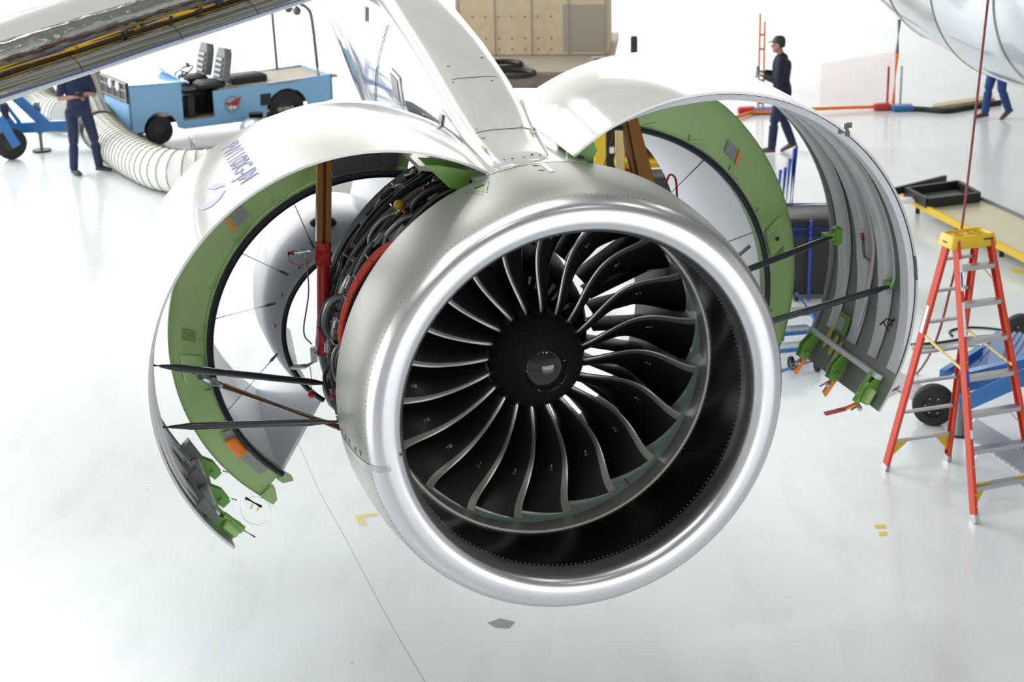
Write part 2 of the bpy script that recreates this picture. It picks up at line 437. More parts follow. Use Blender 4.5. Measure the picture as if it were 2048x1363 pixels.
# ---- clutter on the left side of the fan case: tubes, harness, boxes
def cpath(pts, k=5): return smoothpath([pol(r, a, s) for r, a, s in pts], k)
rr = random.Random(5)
mts = ['tube_grey', 'tube_dark', 'tube_dark', 'tube_grey', 'black', 'tube_tan', 'tube_dark']
for k in range(46):
    s0 = -.53-1.12*(k/46)+rr.uniform(-.03, .03); a0 = rr.uniform(100, 145); a1 = rr.uniform(160, 212); r0 = 1.12+rr.uniform(0, .085)
    n = 6; pts = []
    for i in range(n+1):
        t = i/n; pts.append((r0+rr.uniform(-.022, .022), a0+(a1-a0)*t, s0+.1*math.sin(t*2.5+k)+rr.uniform(-.03, .03)))
    mb = MB(); mb.tube(cpath(pts), rr.choice([.006, .009, .012, .016, .020, .024]), 7); mb.build('pipe', rr.choice(mts), fcase)
for k in range(16):
    a = rr.uniform(100, 205); s0 = rr.uniform(-1.5, -.55); r0 = 1.20+rr.uniform(-.03, .03); mb = MB()
    pts = [(1.10, a, s0), (r0, a+4, s0-.02), (r0, a+12, s0-.05), (1.12, a+18, s0-.02)]
    mb.tube(cpath(pts), rr.choice([.012, .018, .026]), 8); mb.build('elbow_pipe', rr.choice(['tube_grey', 'tube_dark', 'alu']), fcase)
for k in range(54):
    a = rr.uniform(96, 208); s0 = rr.uniform(-1.6, -.52); c = pol(1.15+rr.uniform(0, .05), a, s0); rad = nrm(pol(1, a, 0)-EC); tg = np.cross(rad, AX)
    mb = MB()
    if k % 3 == 0:
        mb.rbox(c, (rr.uniform(.08, .16), rr.uniform(.06, .14), rr.uniform(.05, .09)), (AX, tg, rad), .01); mb.build('control_box', rr.choice(['tube_grey', 'tube_dark', 'grey_plastic']), fcase)
    elif k % 3 == 1:
        mb.tube([c-tg*.05, c-tg*.02, c-tg*.02, c+tg*.04, c+tg*.04, c+tg*.055], [.016, .016, .024, .024, .014, .014], 10); mb.build('connector', rr.choice(['alu', 'tube_grey', 'steel']), fcase)
    else:
        mb.box(c+rad*.03, (.05, .006, .07), (AX, tg, rad)); mb.box(c, (.06, .03, .006), (AX, tg, rad)); mb.build('bracket', rr.choice(['steel', 'tube_dark', 'alu']), fcase)
for k in range(24):
    a = rr.uniform(100, 206); s0 = rr.uniform(-1.5, -.52); r0 = 1.17+rr.uniform(-.01, .05); rad = nrm(pol(1, a, 0)-EC)
    mb = MB(); tg = np.cross(rad, AX); c = pol(r0, a, s0); mb.tube([c-tg*.012, c+tg*.012], .021, 9); mb.build('cable_clamp', rr.choice(['red', 'harness_red', 'rust', 'alu']), fcase)
mb = MB()
for j in range(4):
    mb.tube(cpath([(1.14, 134-j, -.56-.01*j), (1.22, 138, -.60-.024*j), (1.245, 147, -.62-.026*j), (1.25, 157, -.62-.024*j), (1.235, 166, -.60-.02*j), (1.16, 173, -.58-.01*j)], 6), .0125, 8)
hr = mb.build('red_harness', 'harness_red', fcase, 'bright red wiring harness')
mb = MB()
for a in (143, 149, 155, 161, 167):
    mb.tube([pol(1.21, a-.3, -.585), pol(1.275, a, -.60), pol(1.275, a, -.70), pol(1.21, a+.3, -.725)], .003, 6)
mb.build('harness_tie', 'alu', hr)
mb = MB(); mb.ball(pol(1.24, 128, -.95), .03, 12, 8); mb.tube([pol(1.18, 128, -.95), pol(1.24, 128, -.95)], .02, 8); mb.build('yellow_plug', 'yellow', fcase, 'round yellow blanking plug')
mb = MB(); g = pol(1.16, 180, -.60); mb.rbox(pol(1.17, 181, -.66), (.16, .30, .05), (AX, ZZ, nrm(pol(1, 181, 0)-EC)), .015); cb = mb.build('control_unit', 'tube_grey', fcase, 'flat grey control unit with a yellow label')
mb = MB(); mb.rbox(pol(1.198, 181, -.66), (.03, .12, .003), (AX, ZZ, nrm(pol(1, 181, 0)-EC)), .001); mb.build('unit_label', 'tape_yellow', cb)
for a, s0 in ((196, -.8), (203, -.75), (208, -.65), (190, -1.1)):
    mb = MB(); c = pol(1.13, a, s0); rad = nrm(pol(1, a, 0)-EC); mb.tube([c-rad*.02, c+rad*.07, c+rad*.07, c+rad*.09], [.016, .016, .024, .024], 9); mb.build('drain_fitting', 'harness_red', fcase)

# ---- cowl doors
def shell(mb, prof, u0, v0, a0, a1, n=90, th=.015, dirn=1, m=(0, 1)):
    """two skins and the edges between them; prof [(s, r, du, dv)]"""
    A = np.linspace(a0, a1, n)
    def P(s, r, a): return pol(r, a, s, u0, v0)
    mb.mi = m[0]; mb.rings([[P(s, r, a) for a in A] for s, r in prof], closed=False)
    mb.mi = m[1]; mb.rings([[P(s, r-th, a) for a in A] for s, r in prof], closed=False)
    mb.mi = m[0]
    for k in (0, -1): s, r = prof[k]; mb.rings([[P(s, r, a) for a in A], [P(s, r-th, a) for a in A]], closed=False)
    for a in (A[0], A[-1]): mb.rings([[P(s, r, a) for s, r in prof], [P(s, r-th, a) for s, r in prof]], closed=False)
    return mb
def hoop(R, s, w, h, u0, v0, a0, a1, n=60):
    """hat-shaped stiffener on the inner face"""
    mb = MB(); ws = [(-w/2, 0), (-w/2+.012, h), (w/2-.012, h), (w/2, 0)]
    f = lambda t: min(1, 6*t, 6*(1-t))
    A = np.linspace(a0, a1, n); rings = []
    for i, a in enumerate(A):
        k = max(.05, f(i/(n-1))); rings.append([pol(R-hh*k, a, s+ds, u0, v0) for ds, hh in ws])
    return mb.rings(rings, closed=True, caps=True)
DOORS = {}
for side, (u0, v0, R0, R1, a0, a1) in {'L': (-.994, .103, 1.31, 1.345, 60, 226), 'R': (1.004, .242, 1.354, 1.392, 129, -33)}.items():
    prof = [(-.48-1.27*t, R0+(R1-R0)*math.sin(t*PI*.62)/math.sin(PI*.62)*1.0) for t in np.linspace(0, 1, 14)]
    mb = MB(); shell(mb, prof, u0, v0, a0, a1)
    lab = 'left fan cowl door with white outer skin and blue lettering' if side == 'L' else 'right fan cowl door with grey ribbed inner face'
    d = mb.build('fan_cowl_door', ['white_gloss', 'hood_grey'], eng, lab)
    DOORS[side] = d
    sg = 1 if a1 > a0 else -1
    for s, w, h in ((-.555, .13, .035) if side == 'R' else (-.64, .10, .02), (-.86, .12, .055), (-1.18, .13, .055), (-1.50, .12, .045)):
        R = np.interp(-s, [-p[0] for p in prof], [p[1] for p in prof])-.024
        hoop(R, s, w, h, u0, v0, a0+sg*8, a1-sg*11).build('stiffener_rib', 'hoop_grey', d)
    R = np.interp(1.70, [-p[0] for p in prof], [p[1] for p in prof])-.024
    hoop(R, -1.705, .05, .02, u0, v0, a0+sg*4, a1-sg*3).build('edge_strip', 'hood_grey', d)
    # longitudinal beam near the latches
    mb = MB(); ab = a1-sg*8
    mb.bar(pol(R0-.055, ab, -.60, u0, v0), pol(R1-.055, ab, -1.66, u0, v0), .03, .05, pol(1, ab, 0)-EC); mb.build('latch_beam', 'hoop_grey', d)
    # latch fittings at the lower edge
    for j, s in enumerate((-.66, -1.12, -1.58)):
        q = MB(); rad = nrm(pol(1, a1, 0)-EC); tg = np.cross(AX, rad)*(1 if side == 'R' else -1); tg = tg if tg[2] < 0 or True else tg
        tg = nrm(pol(R0, a1, s, u0, v0)-pol(R0, a1-sg*3, s, u0, v0)); rd = nrm(pol(1, a1, 0)-pol(0, a1, 0))
        c = pol(R0+.01, a1, s, u0, v0)-rd*.045
        q.rbox(c-tg*.10, (.05, .15, .03), (AX, tg, rd), .008)
        for dx in (-.03, .02): q.poly([c-tg*.20-rd*.015+AX*dx, c-tg*.20+rd*.03+AX*dx, c+tg*.01+rd*.03+AX*dx, c+tg*.015-rd*.03+AX*dx, c-tg*.07-rd*.05+AX*dx], AX, .012)
        q.tube([c-tg*.04-AX*.045, c-tg*.04+AX*.045], .014, 10)
        for dx in (-.02, .02):
            for dy in (-.03, -.12): q.ball(c+AX*dx+tg*dy-rd*.02, .006, 6, 4)
        if j == 0:
            q.tube([c-tg*.19-rd*.04, c-tg*.12-rd*.04, c-tg*.12-rd*.04, c+tg*.03-rd*.04], [.02, .02, .026, .026], 12)
            q.mi = 1; q.rbox(c-tg*.05+AX*.06-rd*.02, (.06, .10, .05), (AX, tg, rd), .008); q.tube([c-tg*.19-rd*.05, c-tg*.01-rd*.05], .021, 12); q.mi = 0
        ft = q.build('latch_fitting', ['fit_green', 'green_lt'], d, 'apple-green latch fitting')
        if side == 'R':
            h = MB()
            if j == 0: h.mi = 1; h.bar(c+tg*.03-rd*.02, c+tg*.12-rd*.10, .03, .012); h.mi = 0; h.bar(c+tg*.10-rd*.08, c+tg*.19-rd*.19, .035, .014)
            else: h.poly([c-tg*.03-rd*.02, c-tg*.03+rd*.035, c+tg*.13+rd*.025, c+tg*.11-rd*.005, c+tg*.03+rd*.0], AX, .03)
            h.build('latch_handle', ['orange', 'red'] if j else ['red', 'orange'], ft, 'orange latch handle')
            h = MB(); h.ball(c+tg*.05-rd*.01+AX*.03, .018, 8, 6); h.tube([c+tg*.03, c+tg*.09-rd*.04], .007, 6); h.build('latch_hook', 'steel', ft)
        else:
            h = MB(); h.tube([c+tg*.02-rd*.04, c+tg*(.12 if j == 0 else .05)-rd*.05], .006, 7); h.build('latch_pin', 'steel', ft)
            h = MB(); h.poly([c-tg*.30-rd*.0, c-tg*.30-rd*.075, c-tg*.16-rd*.04, c-tg*.14], AX, .07); h.build('fitting_gusset', 'grey_plastic', ft)
# hinge brackets under the doors
for side, u0, v0, R0, a in (('L', -.994, .103, 1.30, 61), ('R', 1.004, .242, 1.35, 127)):
    sg = -1 if side == 'L' else 1
    for s in (-.62, -.80):
        mb = MB(); p = pol(R0-.02, a, s, u0, v0)
        mb.poly([p+U*.02-ZZ*.01, p-U*.22+ZZ*.05, p-U*.30+ZZ*.06, p-U*.17-ZZ*.08, p-U*.02-ZZ*.12, p+U*.05-ZZ*.08] if side == 'L' else
                [p-U*.05, p+U*.10+ZZ*.06, p+U*.13-ZZ*.02, p+U*.06-ZZ*.14, p-U*.04-ZZ*.12], AX, .03)
        hb_ = mb.build('hinge_bracket', 'fit_green', DOORS[side], 'green hinge arm')
        mb = MB(); mb.disc(p+U*sg*.03-ZZ*.06+AX*.03, AX, .022, .006, 14); mb.build('hinge_bolt', 'dot_dark', hb_)
# lettering and emblem on the left door
uL, vL, RL = -.994, .103, 1.31
def on_left(a, s, h=.003):
    t = (-.48-s)/1.27; R = 1.31+.035*math.sin(t*PI*.62)/math.sin(PI*.62); return pol(R+h, a, s, uL, vL)
vs, fs = text_mesh('PW1100G-JM', .16)
mb = MB(); mb.add([on_left(119.5-math.degrees(y/1.31)*1.05, -1.13+x*.95) for x, y, z in vs], fs)
mb.build('engine_name', 'ink_blue', DOORS['L'], 'blue lettering naming the engine type', smooth=0)
mb = MB()
def crescent(ac, s0, ra, rs, w, t0, t1, rot=0):
    out_ = []; inn = []
    for t in np.linspace(t0, t1, 22):
        k = math.sin(PI*(t-t0)/(t1-t0)); x, y = math.cos(t), math.sin(t)
        out_.append(on_left(ac+ra*x, s0+rs*y)); inn.append(on_left(ac+(ra-w*k*ra)*x+.4*k, s0+(rs-w*k*rs)*y))
    mb.rings([out_, inn], closed=False)
crescent(129, -.93, 4.6, .19, .50, -.2, 2.6); crescent(130, -.90, 5, .15, .4, 2.9, 4.6)
mb.build('maker_emblem', 'ink_pale', DOORS['L'], 'pale blue double-swoosh emblem', smooth=0)
# details on the inside of the right door
uR, vR = 1.004, .242
def on_right(a, s, h=.03):
    t = (-.48-s)/1.27; R = 1.354+.038*math.sin(t*PI*.62)/math.sin(PI*.62); return pol(R-h, a, s, uR, vR)
mb = MB(); pa = [on_right(a, s, .028) for a, s in ((-16, -1.27), (-16, -1.42), (-21.5, -1.42), (-21.5, -1.27))]; mb.poly(pa, uR*0+(pol(0, 0, 0)-pol(1, -18, 0)), .012)
mb.mi = 1; pa = [on_right(a, s, .042) for a, s in ((-17, -1.30), (-17, -1.39), (-20.5, -1.39), (-20.5, -1.30))]; mb.poly(pa, pol(0, 0, 0)-pol(1, -18, 0), .012)
mb.build('access_panel', ['fit_green', 'alu'], DOORS['R'], 'green framed access panel')
for a0_, a1_, s0_ in ((18, -17, -1.0),):
    mb = MB(); mb.tube([on_right(a, -1.02-.10*math.sin(max(0, (8-a))/25*1.4), .05) for a in np.linspace(55, -17, 30)], .011, 7); mb.build('bonding_tube', 'hoop_grey', DOORS['R'])
mb = MB(); mb.tube([on_right(a, -.72, .05) for a in np.linspace(62, 2, 26)]+[on_right(-3, -.80, .05), on_right(-8, -.93, .05)], .009, 7); mb.build('drain_tube', 'rub_strip', DOORS['R'])
mb = MB(); mb.tube([on_right(9, -1.1, .09), on_right(4, -1.1, .09), on_right(2.5, -1.1, .05)], .010, 7); mb.mi = 1; mb.tube([on_right(11, -1.1, .09), on_right(9, -1.1, .09)], .014, 8)
mb.build('stowed_latch', ['alu', 'red'], DOORS['R'])
for k, (a, s) in enumerate(((-24.5, -1.47), (-25.5, -1.36), (-26.5, -1.28))):
    mb = MB(); c = on_right(a, s, .027)
    mb.poly([on_right(a+3.2*math.cos(t), s+.03*math.sin(t), .027) for t in np.linspace(0, 2*PI, 12, endpoint=False)], pol(0, 0, 0)-pol(1, -25, 0), .003); mb.build('primer_patch', 'tape_yellow', DOORS['R'])
mb = MB(); c = on_right(-11, -.72, .05)
for k in range(6): mb.tube([c+V3(rr.uniform(-.05, .05), rr.uniform(-.05, .05), rr.uniform(-.04, .04)), c+V3(rr.uniform(-.06, .06), 0, rr.uniform(-.05, .05))], .006, 5)
mb.build('latch_linkage', 'dot_dark', DOORS['R'])
mb = MB(); c = pol(1.354, 52.5, -.49, uR, vR)
for k in range(7): mb.box(c+V3(rr.uniform(-.035, .035), 0, rr.uniform(-.03, .03)), (.02, .02, .03), (AX, U, ZZ))
mb.build('edge_latch', 'tube_tan', DOORS['R'], 'small latch on the front edge')
mb = MB(); mb.bar(on_right(11, -.50, .012), on_right(4.5, -.50, .012), .07, .008); mb.build('edge_notch', 'seal_grey', DOORS['R'])

# ---- thrust reverser halves behind the doors
S0 = -1.9; TR = {}
def arc3(R, a, s, c): return pol(R, a, s, c[0], c[1])
for side, co, Ro, ci, Ri, cs, Rs, a0, a1 in (('L', (-.715, -.083), 1.372, (-.733, -.15), 1.098, (-.796, -.064), .561, 78, 231),
                                             ('R', (.59, .014), 1.604, (.755, -.09), 1.228, (.796, -.064), .561, 102, -46)):
    A = np.linspace(a0, a1, 64); sg = 1 if a1 > a0 else -1
    mb = MB()
    def oa(a, s=S0, k=1.):
        q_ = min(1, max(0, (a-48)/34)) if side == 'R' else 0
        return arc3((Ro-.34*q_*q_*(3-2*q_))*k, a, s, co)
    def ia(a, s=S0, k=1.): return arc3(Ri*k, a, s, ci)
    o_front = [oa(a) for a in A]; i_front = [ia(a) for a in A]; m_front = [(oa(a)*.12+ia(a)*.88) for a in A]; m2 = [m-AX*.035 for m in m_front]
    o2 = [p-AX*.035 for p in o_front]
    mb.rings([[oa(a, S0-.10, .985) for a in A], [oa(a, S0-.02) for a in A], o2, m2, m_front, i_front, [ia(a, S0-.10, .99) for a in A]], closed=False)
    fr = mb.build('thrust_reverser', 'zinc_green', eng, ('left' if side == 'L' else 'right')+' thrust reverser half with apple-green front frame'); TR[side] = fr
    # outer sleeve and inner duct wall
    mb = MB()
    prof = [(S0-.06, 1.0), (S0-.5, 1.0), (S0-1.0, .965), (S0-1.5, .90)]
    mb.rings([[oa(a, s, k) for a in A] for s, k in prof]+[[ia(a, S0-1.5, .93) for a in A], [ia(a, S0-1.0, .985) for a in A], [ia(a, S0-.5, 1.0) for a in A], [ia(a, S0-.08, 1.0) for a in A]], closed=False)
    mb.build('outer_sleeve', 'duct_white', fr, 'pale outer sleeve')
    # seal
    mb = MB(); mb.tube([ia(a)+AX*.012 for a in A], .020, 8); mb.build('edge_seal', 'seal_black', fr)
    mb = MB(); mb.tube([(oa(a)*.06+ia(a)*.94)+AX*.010 for a in A], .008, 6); mb.build('seal_strip', 'seal_grey' if side == 'R' else 'seal_black', fr)
    # small gussets
    for j in range(9):
        a = a0+(a1-a0)*(j+.7)/9; mb = MB(); p = oa(a)*.14+ia(a)*.86-AX*.03; q = oa(a)*.42+ia(a)*.58-AX*.034; tgv = nrm(oa(a+1)-oa(a))
        mb.box(p+AX*.008, (.004, .075, .02), (tgv, nrm(q-p), AX)); mb.box(p-tgv*.05+AX*.006, (.10, .006, .014), (tgv, nrm(q-p), AX)); mb.build('corner_gusset', 'zinc_green', fr)
    # inner fixed structure
    mb = MB(); b0_, b1_ = (72, 234) if side == 'L' else (108, -54); B = np.linspace(b0_, b1_, 44)
    pr = [(S0, .561), (S0-.06, .585), (S0-.4, .63), (S0-.9, .64), (S0-1.5, .56), (S0-1.5, .545), (S0-.9, .62), (S0-.4, .61), (S0-.06, .565)]
    mb.rings([[pol(r, a, s, cs[0], cs[1]) for a in B] for s, r in pr], closed=False)
    ifs = mb.build('inner_barrel', 'duct_white', fr, 'white inner barrel with a dark front seal')
    mb = MB(); mb.tube([pol(.563, a, S0+.012, cs[0], cs[1]) for a in B], .017, 8); mb.build('barrel_seal', 'seal_black', ifs)
    for a in ((b0_+b1_)/2-18*sg, (b0_+b1_)/2+2*sg, (b0_+b1_)/2+22*sg):
        mb = MB(); mb.disc(pol(.60, a, S0-.09, cs[0], cs[1]), nrm(pol(1, a, 0)-EC), .012, .006, 10); mb.build('port_hole', 'dot_dark', ifs)
    if side == 'L':
        mb = MB(); c = pol(.655, 108, S0-.42, cs[0], cs[1]); mb.ball(c, .09, 14, 8, (1, 1, .4), (AX, U, ZZ)); mb.build('access_cup', 'dark_core', ifs, 'dark round recess')
    # bifurcation walls
    e1 = (a1, b1_); 
    for (ao, bo, nm) in ((a1, b1_, 'lower_wall'), (a0, b0_, 'upper_wall')):
        mb = MB(); rows = []
        for s, k, rb in ((S0-.02, 1, .565), (S0-.5, 1, .62), (S0-1.0, .985, .62), (S0-1.5, .93, .56)):
            p, q = pol(rb, bo, s, cs[0], cs[1]), ia(ao, s, k); rows.append([p, (p+q)/2, q])
        mb.rings(rows, closed=False); n_ = np.cross(rows[0][2]-rows[0][0], AX); n_ = nrm(n_)*.02
        mb.rings([[p+n_ for p in r_] for r_ in rows], closed=False); mb.rings([rows[0], [p+n_ for p in rows[0]]], closed=False); mb.rings([[r_[0] for r_ in rows], [r_[0]+n_ for r_ in rows]], closed=False)
        mb.build(nm, 'duct_white', fr)
    # latch tabs on the lower end
    mb = MB(); p, q = oa(a1), ia(a1); dn = nrm(oa(a1)-oa(a1-sg*2))
    mb.poly([p, p*.55+q*.45, p*.55+q*.45+dn*.04, p*.8+q*.2+dn*.10, p+dn*.10], -AX, .08)
    mb.poly([p*.25+q*.75, q, q+dn*.09, p*.25+q*.75+dn*.05], -AX, .10)
    mb.build('latch_tab', 'zinc_green', fr)
    # stay wires from the frame to the barrel
    for j, (fa, fb) in enumerate(((.26, .30), (.42, .44), (.58, .56), (.80, .76)) if side == 'L' else ((.12, .10), (.34, .32), (.55, .55))):
        a = a0+(a1-a0)*fa; b = b0_+(b1_-b0_)*fb; p, q = ia(a), pol(.61, b, S0-.16, cs[0], cs[1]); mb = MB(); mb.tube([p, q], .0035 if side == 'L' else .006, 5); w = mb.build('stay_wire', 'steel' if side == 'L' else 'alu', fr)
        mb = MB(); d = nrm(q-p); mb.tube([q-d*.10, q-d*.06, q-d*.06, q], [.004, .009, .011, .008], 8); mb.build('wire_end', 'tube_grey', fr).parent = fr
    # placard
    for ff, kk in (((.37, .45),) if side == 'L' else ((.40, .45), (.84, .10))):
        a = a0+(a1-a0)*ff; p = oa(a)*kk+ia(a)*(1-kk)-AX*.022; tgv = nrm(oa(a+1)-oa(a-1)); rd = nrm(oa(a)-ia(a)); mb = MB()
        mb.box(p, (.10, .085, .004), (tgv, rd, AX)); mb.mi = 1; mb.box(p+tgv*.075*sg+AX*.001, (.022, .10, .004), (tgv, rd, AX)); mb.build('placard', ['placard', 'orange'], fr, 'grey data placard with orange bar')
    a = a0+(a1-a0)*(.63); p = oa(a)*.5+ia(a)*.5-AX*.024; tgv = nrm(oa(a+1)-oa(a-1)); rd = nrm(oa(a)-ia(a)); mb = MB()
    for k in range(5): mb.box(p+tgv*(k-2)*.016, (.006, .09, .003), (tgv, rd, AX))
    mb.build('stencil', 'ink_green', fr)
    # rod receptacle
    a = a0+(a1-a0)*(.70 if side == 'L' else .60); p = oa(a)*.45+ia(a)*.55-AX*.02; tgv = nrm(oa(a+1)-oa(a-1)); rd = nrm(oa(a)-ia(a)); mb = MB()
    mb.rbox(p, (.20, .15, .03), (tgv, rd, AX), .012); mb.disc(p+AX*.015, AX, .045, .012, 16); mb.disc(p+AX*.027, AX, .03, .008, 16); rc = mb.build('rod_receptacle', 'zinc_green', fr)
    mb = MB(); mb.disc(p+AX*.034, AX, .016, .004, 12); mb.build('receptacle_hole', 'dot_dark', rc)
# lower patches on left frame: composite strip and orange block
A0, A1 = 78, 231
def oaL(a): return arc3(1.372, a, S0, (-.715, -.083))
def iaL(a): return arc3(1.098, a, S0, (-.733, -.15))
mb = MB(); aa = np.linspace(207, 226, 12); mb.rings([[oaL(a)*.12+iaL(a)*.88+AX*.004 for a in aa], [oaL(a)*.42+iaL(a)*.58-AX*.012 for a in aa]], closed=False); mb.build('composite_strip', 'placard', TR['L'])
mb = MB(); p = oaL(213)*.28+iaL(213)*.72+AX*.01; tgv = nrm(oaL(214)-oaL(212)); rd = nrm(oaL(213)-iaL(213)); mb.rbox(p, (.14, .075, .05), (tgv, rd, AX), .008); mb.disc(p+AX*.025+tgv*.04, AX, .008, .003); mb.disc(p+AX*.025-tgv*.04, AX, .008, .003)
mb.build('rubber_bumper', 'orange', TR['L'], 'orange block bolted to the frame')
mb = MB(); aa = np.linspace(82, 103, 12); mb.rings([[oaL(a)*.10+iaL(a)*.90+AX*.004 for a in aa], [oaL(a)*.95+iaL(a)*.05-AX*.012 for a in aa]], closed=False); mb.build('composite_panel', 'composite', TR['L'], 'dark composite panel')
mb = MB(); p = oaL(229)+AX*.05-U*.07; mb.tube([p, p+U*.10-ZZ*.07+AX*.02], .010, 7); mb.mi = 1; mb.tube([p+U*.05-ZZ*.035, p+U*.03-ZZ*.08], .007, 6); mb.tube([p+U*.09-ZZ*.06, p+U*.07-ZZ*.10], .007, 6)
lp = mb.build('locking_pin', ['black', 'yellow'], TR['L'])
mb = MB(); mb.tube([p+V3(.10*math.cos(t)+.06, .02, .10*math.sin(t)-.10) for t in np.linspace(0, 2*PI, 28)], .0015, 4); mb.build('pin_lanyard', 'steel', lp)

# ---- hold-open rods
def rod(p, q, r, mt, name, label, ends='black'):
    d = nrm(q-p); L = np.linalg.norm(q-p); mb = MB()
    mb.tube([p, p+d*.05, p+d*.16, q-d*.16, q-d*.05, q], [r*.35, r*.45, r, r, r*.45, r*.35], 12)
    return mb.build(name, mt, eng, label)
rod(E(-2.25, .27, -.62), E(-1.17, -.20, -1.3), .021, 'rod_dark', 'hold_open_rod', 'upper black rod propping the left door')
rod(E(-2.23, -.13, -.70), E(-1.24, -.19, -.62), .021, 'rod_dark', 'hold_open_rod', 'lower black rod propping the left door')
rod(E(1.25, .30, -1.0), E(2.20, .42, -1.33), .021, 'rod_dark', 'hold_open_rod', 'upper black rod propping the right door')
rod(E(1.22, .12, -.55), E(2.37, .23, -.78), .021, 'rod_dark', 'hold_open_rod', 'lower black rod propping the right door')
for p in (E(2.22, .42, -1.34), E(2.39, .235, -.785)):
    mb = MB(); mb.rbox(p, (.07, .05, .12), (AX, U, ZZ), .01); mb.bar(p-U*.10, p, .05, .05); mb.build('rod_bracket', 'fit_green', DOORS['R'])
pa, pb = E(-1.91, -.26, -1.86), E(-1.20, -.30, -.80)
mb = MB(); d = nrm(pb-pa); mb.tube([pa, pa+d*.05, pa+d*.06, pa+d*.15, pa+d*.16, pa+d*.24], [.020, .020, .026, .026, .020, .020], 10); mb.mi = 1; mb.tube([pa+d*.24, pb], .0185, 10)
mb.build('reverser_rod', ['tube_grey', 'brown_rod'], eng, 'brown rod propping the left reverser half')
mb = MB(); pa, pb = E(1.78, .28, -1.75), E(1.35, .12, -1.5); d = nrm(pb-pa); mb.tube([pa, pa+d*.16], .014, 9); mb.mi = 1; mb.tube([pa+d*.16, pa+d*.26], .020, 9); mb.mi = 2; mb.tube([pa+d*.26, pb+d*.2], .012, 8)
mb.build('reverser_rod', ['steel', 'orange', 'tube_grey'], eng, 'short rod with orange end at the right reverser half')
# hydraulic opening struts
p0, p1, p2 = E(-1.09, 1.14, -1.55), E(-1.155, .67, -1.35), E(-1.195, -.01, -1.32)
mb = MB(); d = nrm(p1-p0); mb.bar(p0+U*.027, p1+U*.027, .034, .05, AX); mb.bar(p0-U*.027, p1-U*.027, .034, .05, AX); mb.bar(p0+AX*-.03, p1+AX*-.03, .06, .012, AX)
stt = mb.build('opening_strut', 'amber', eng, 'amber strut holding up the left reverser half')
mb = MB(); d = nrm(p2-p1); mb.tube([p1+d*-.02, p1+d*.12, p1+d*.12, p2], [.052, .052, .040, .040], 14); mb.tube([p2-d*.06, p2], [.046, .046], 12); mb.build('strut_cylinder', 'red', stt, 'red hydraulic cylinder')
mb = MB(); mb.tube([p0+ZZ*.05, p0], .018, 8); mb.tube([p0+U*.05, p0-U*.05], .02, 8); mb.build('strut_pivot', 'black', stt)
mb = MB(); f0 = p1-ZZ*.03-U*.05; mb.tube([f0, f0-U*.05, f0-U*.05, f0-U*.10, f0-U*.10, f0-U*.13], [.010, .010, .018, .018, .010, .010], 9); mb.build('hose_fitting', 'steel', stt)
mb = MB(); mb.tube([f0-U*.13, f0-U*.17], .017, 9); mb.tube(smoothpath([f0-U*.16, f0-U*.15-ZZ*.06, f0-U*.08-ZZ*.08, f0-U*.02-ZZ*.05], 5), .0025, 5); mb.build('red_cap', 'red', stt)
mb = MB(); g0 = p2-U*.06+ZZ*.02; mb.tube(smoothpath([f0-U*.06, f0-U*.055-ZZ*.25, f0-U*.10-ZZ*.5, g0-U*.01+ZZ*.05], 6), .005, 6); mb.build('hydraulic_hose', 'tube_grey', stt)
mb = MB(); mb.tube([g0+ZZ*.03, g0-ZZ*.06], .022, 9); mb.tube([g0, g0+U*.05], .012, 8); mb.tube([g0-ZZ*.06, g0-ZZ*.08-U*.04, g0-ZZ*.085-U*.06, g0-ZZ*.085-U*.12, g0-ZZ*.085-U*.15], [.010, .010, .016, .016, .009], 8); mb.build('elbow_fitting', 'steel', stt)
mb = MB(); mb.tube(smoothpath([g0-ZZ*.08-U*.03, g0-ZZ*.16-U*.025, g0-ZZ*.26-U*.03], 5), .0025, 5); mb.ball(g0-ZZ*.27-U*.03, .024, 10, 7); mb.build('red_plug', 'red', stt)
q0, q1 = E(.80, 1.30, -1.45), E(.83, .93, -1.30)
mb = MB(); dq = nrm(q1-q0); mb.poly([q0-U*.02, q0+U*.06, q1+U*.10+dq*.2, q1-U*.03+dq*.2, q0-U*.05+dq*.18], AX, .05); mb.bar(q0+AX*.06, q1+AX*.06+dq*.2, .03, .03, AX)
mb.build('opening_strut', 'amber', eng, 'amber strut holding up the right reverser half')
mb = MB(); mb.tube(smoothpath([E(1.01, .86, -1.3), E(1.04, .93, -1.3), E(1.08, .90, -1.3), E(1.09, .78, -1.3)], 5), .007, 6); mb.build('red_lanyard', 'red', eng)
# ---------------------------------------------------------------- pylon
pyl = thing('engine_pylon', 'white engine pylon sloping down to the top of the open engine', 'pylon', E(0, 1.27, -.6))
TOP = [(-.495, 1.262, .13), (-.51, 1.272, .165), (-.56, 1.283, .19), (-.70, 1.295, .21), (-1.1, 1.335, .225), (-1.5, 1.405, .24), (-2.0, 1.52, .25), (-2.6, 1.66, .25), (-3.6, 1.84, .24), (-5, 2.02, .23), (-7.5, 2.25, .20)]
def ptop(s): return float(np.interp(-s, [-t[0] for t in TOP], [t[1] for t in TOP]))
mb = MB(); rings = []
UC = lambda s: -.11+.07*min(1, max(0, (-s-.5)/1.3))
for s, v, w in TOP:
    q = []; rc = .075
    for a in np.linspace(0, PI, 17):
        x = math.cos(a); y = math.sin(a); xx = np.sign(x)*abs(x)**.5*w; yy = abs(y)**.62*rc*1.6
        q.append(E(UC(s)+xx, v-.12+yy, s))
    q = [E(UC(s)+w, v-.30, s)]+q+[E(UC(s)-w, v-.30, s)]
    rings.append(q)
mb.rings(rings, closed=False); mb.add(rings[0], [tuple(range(len(rings[0])))])
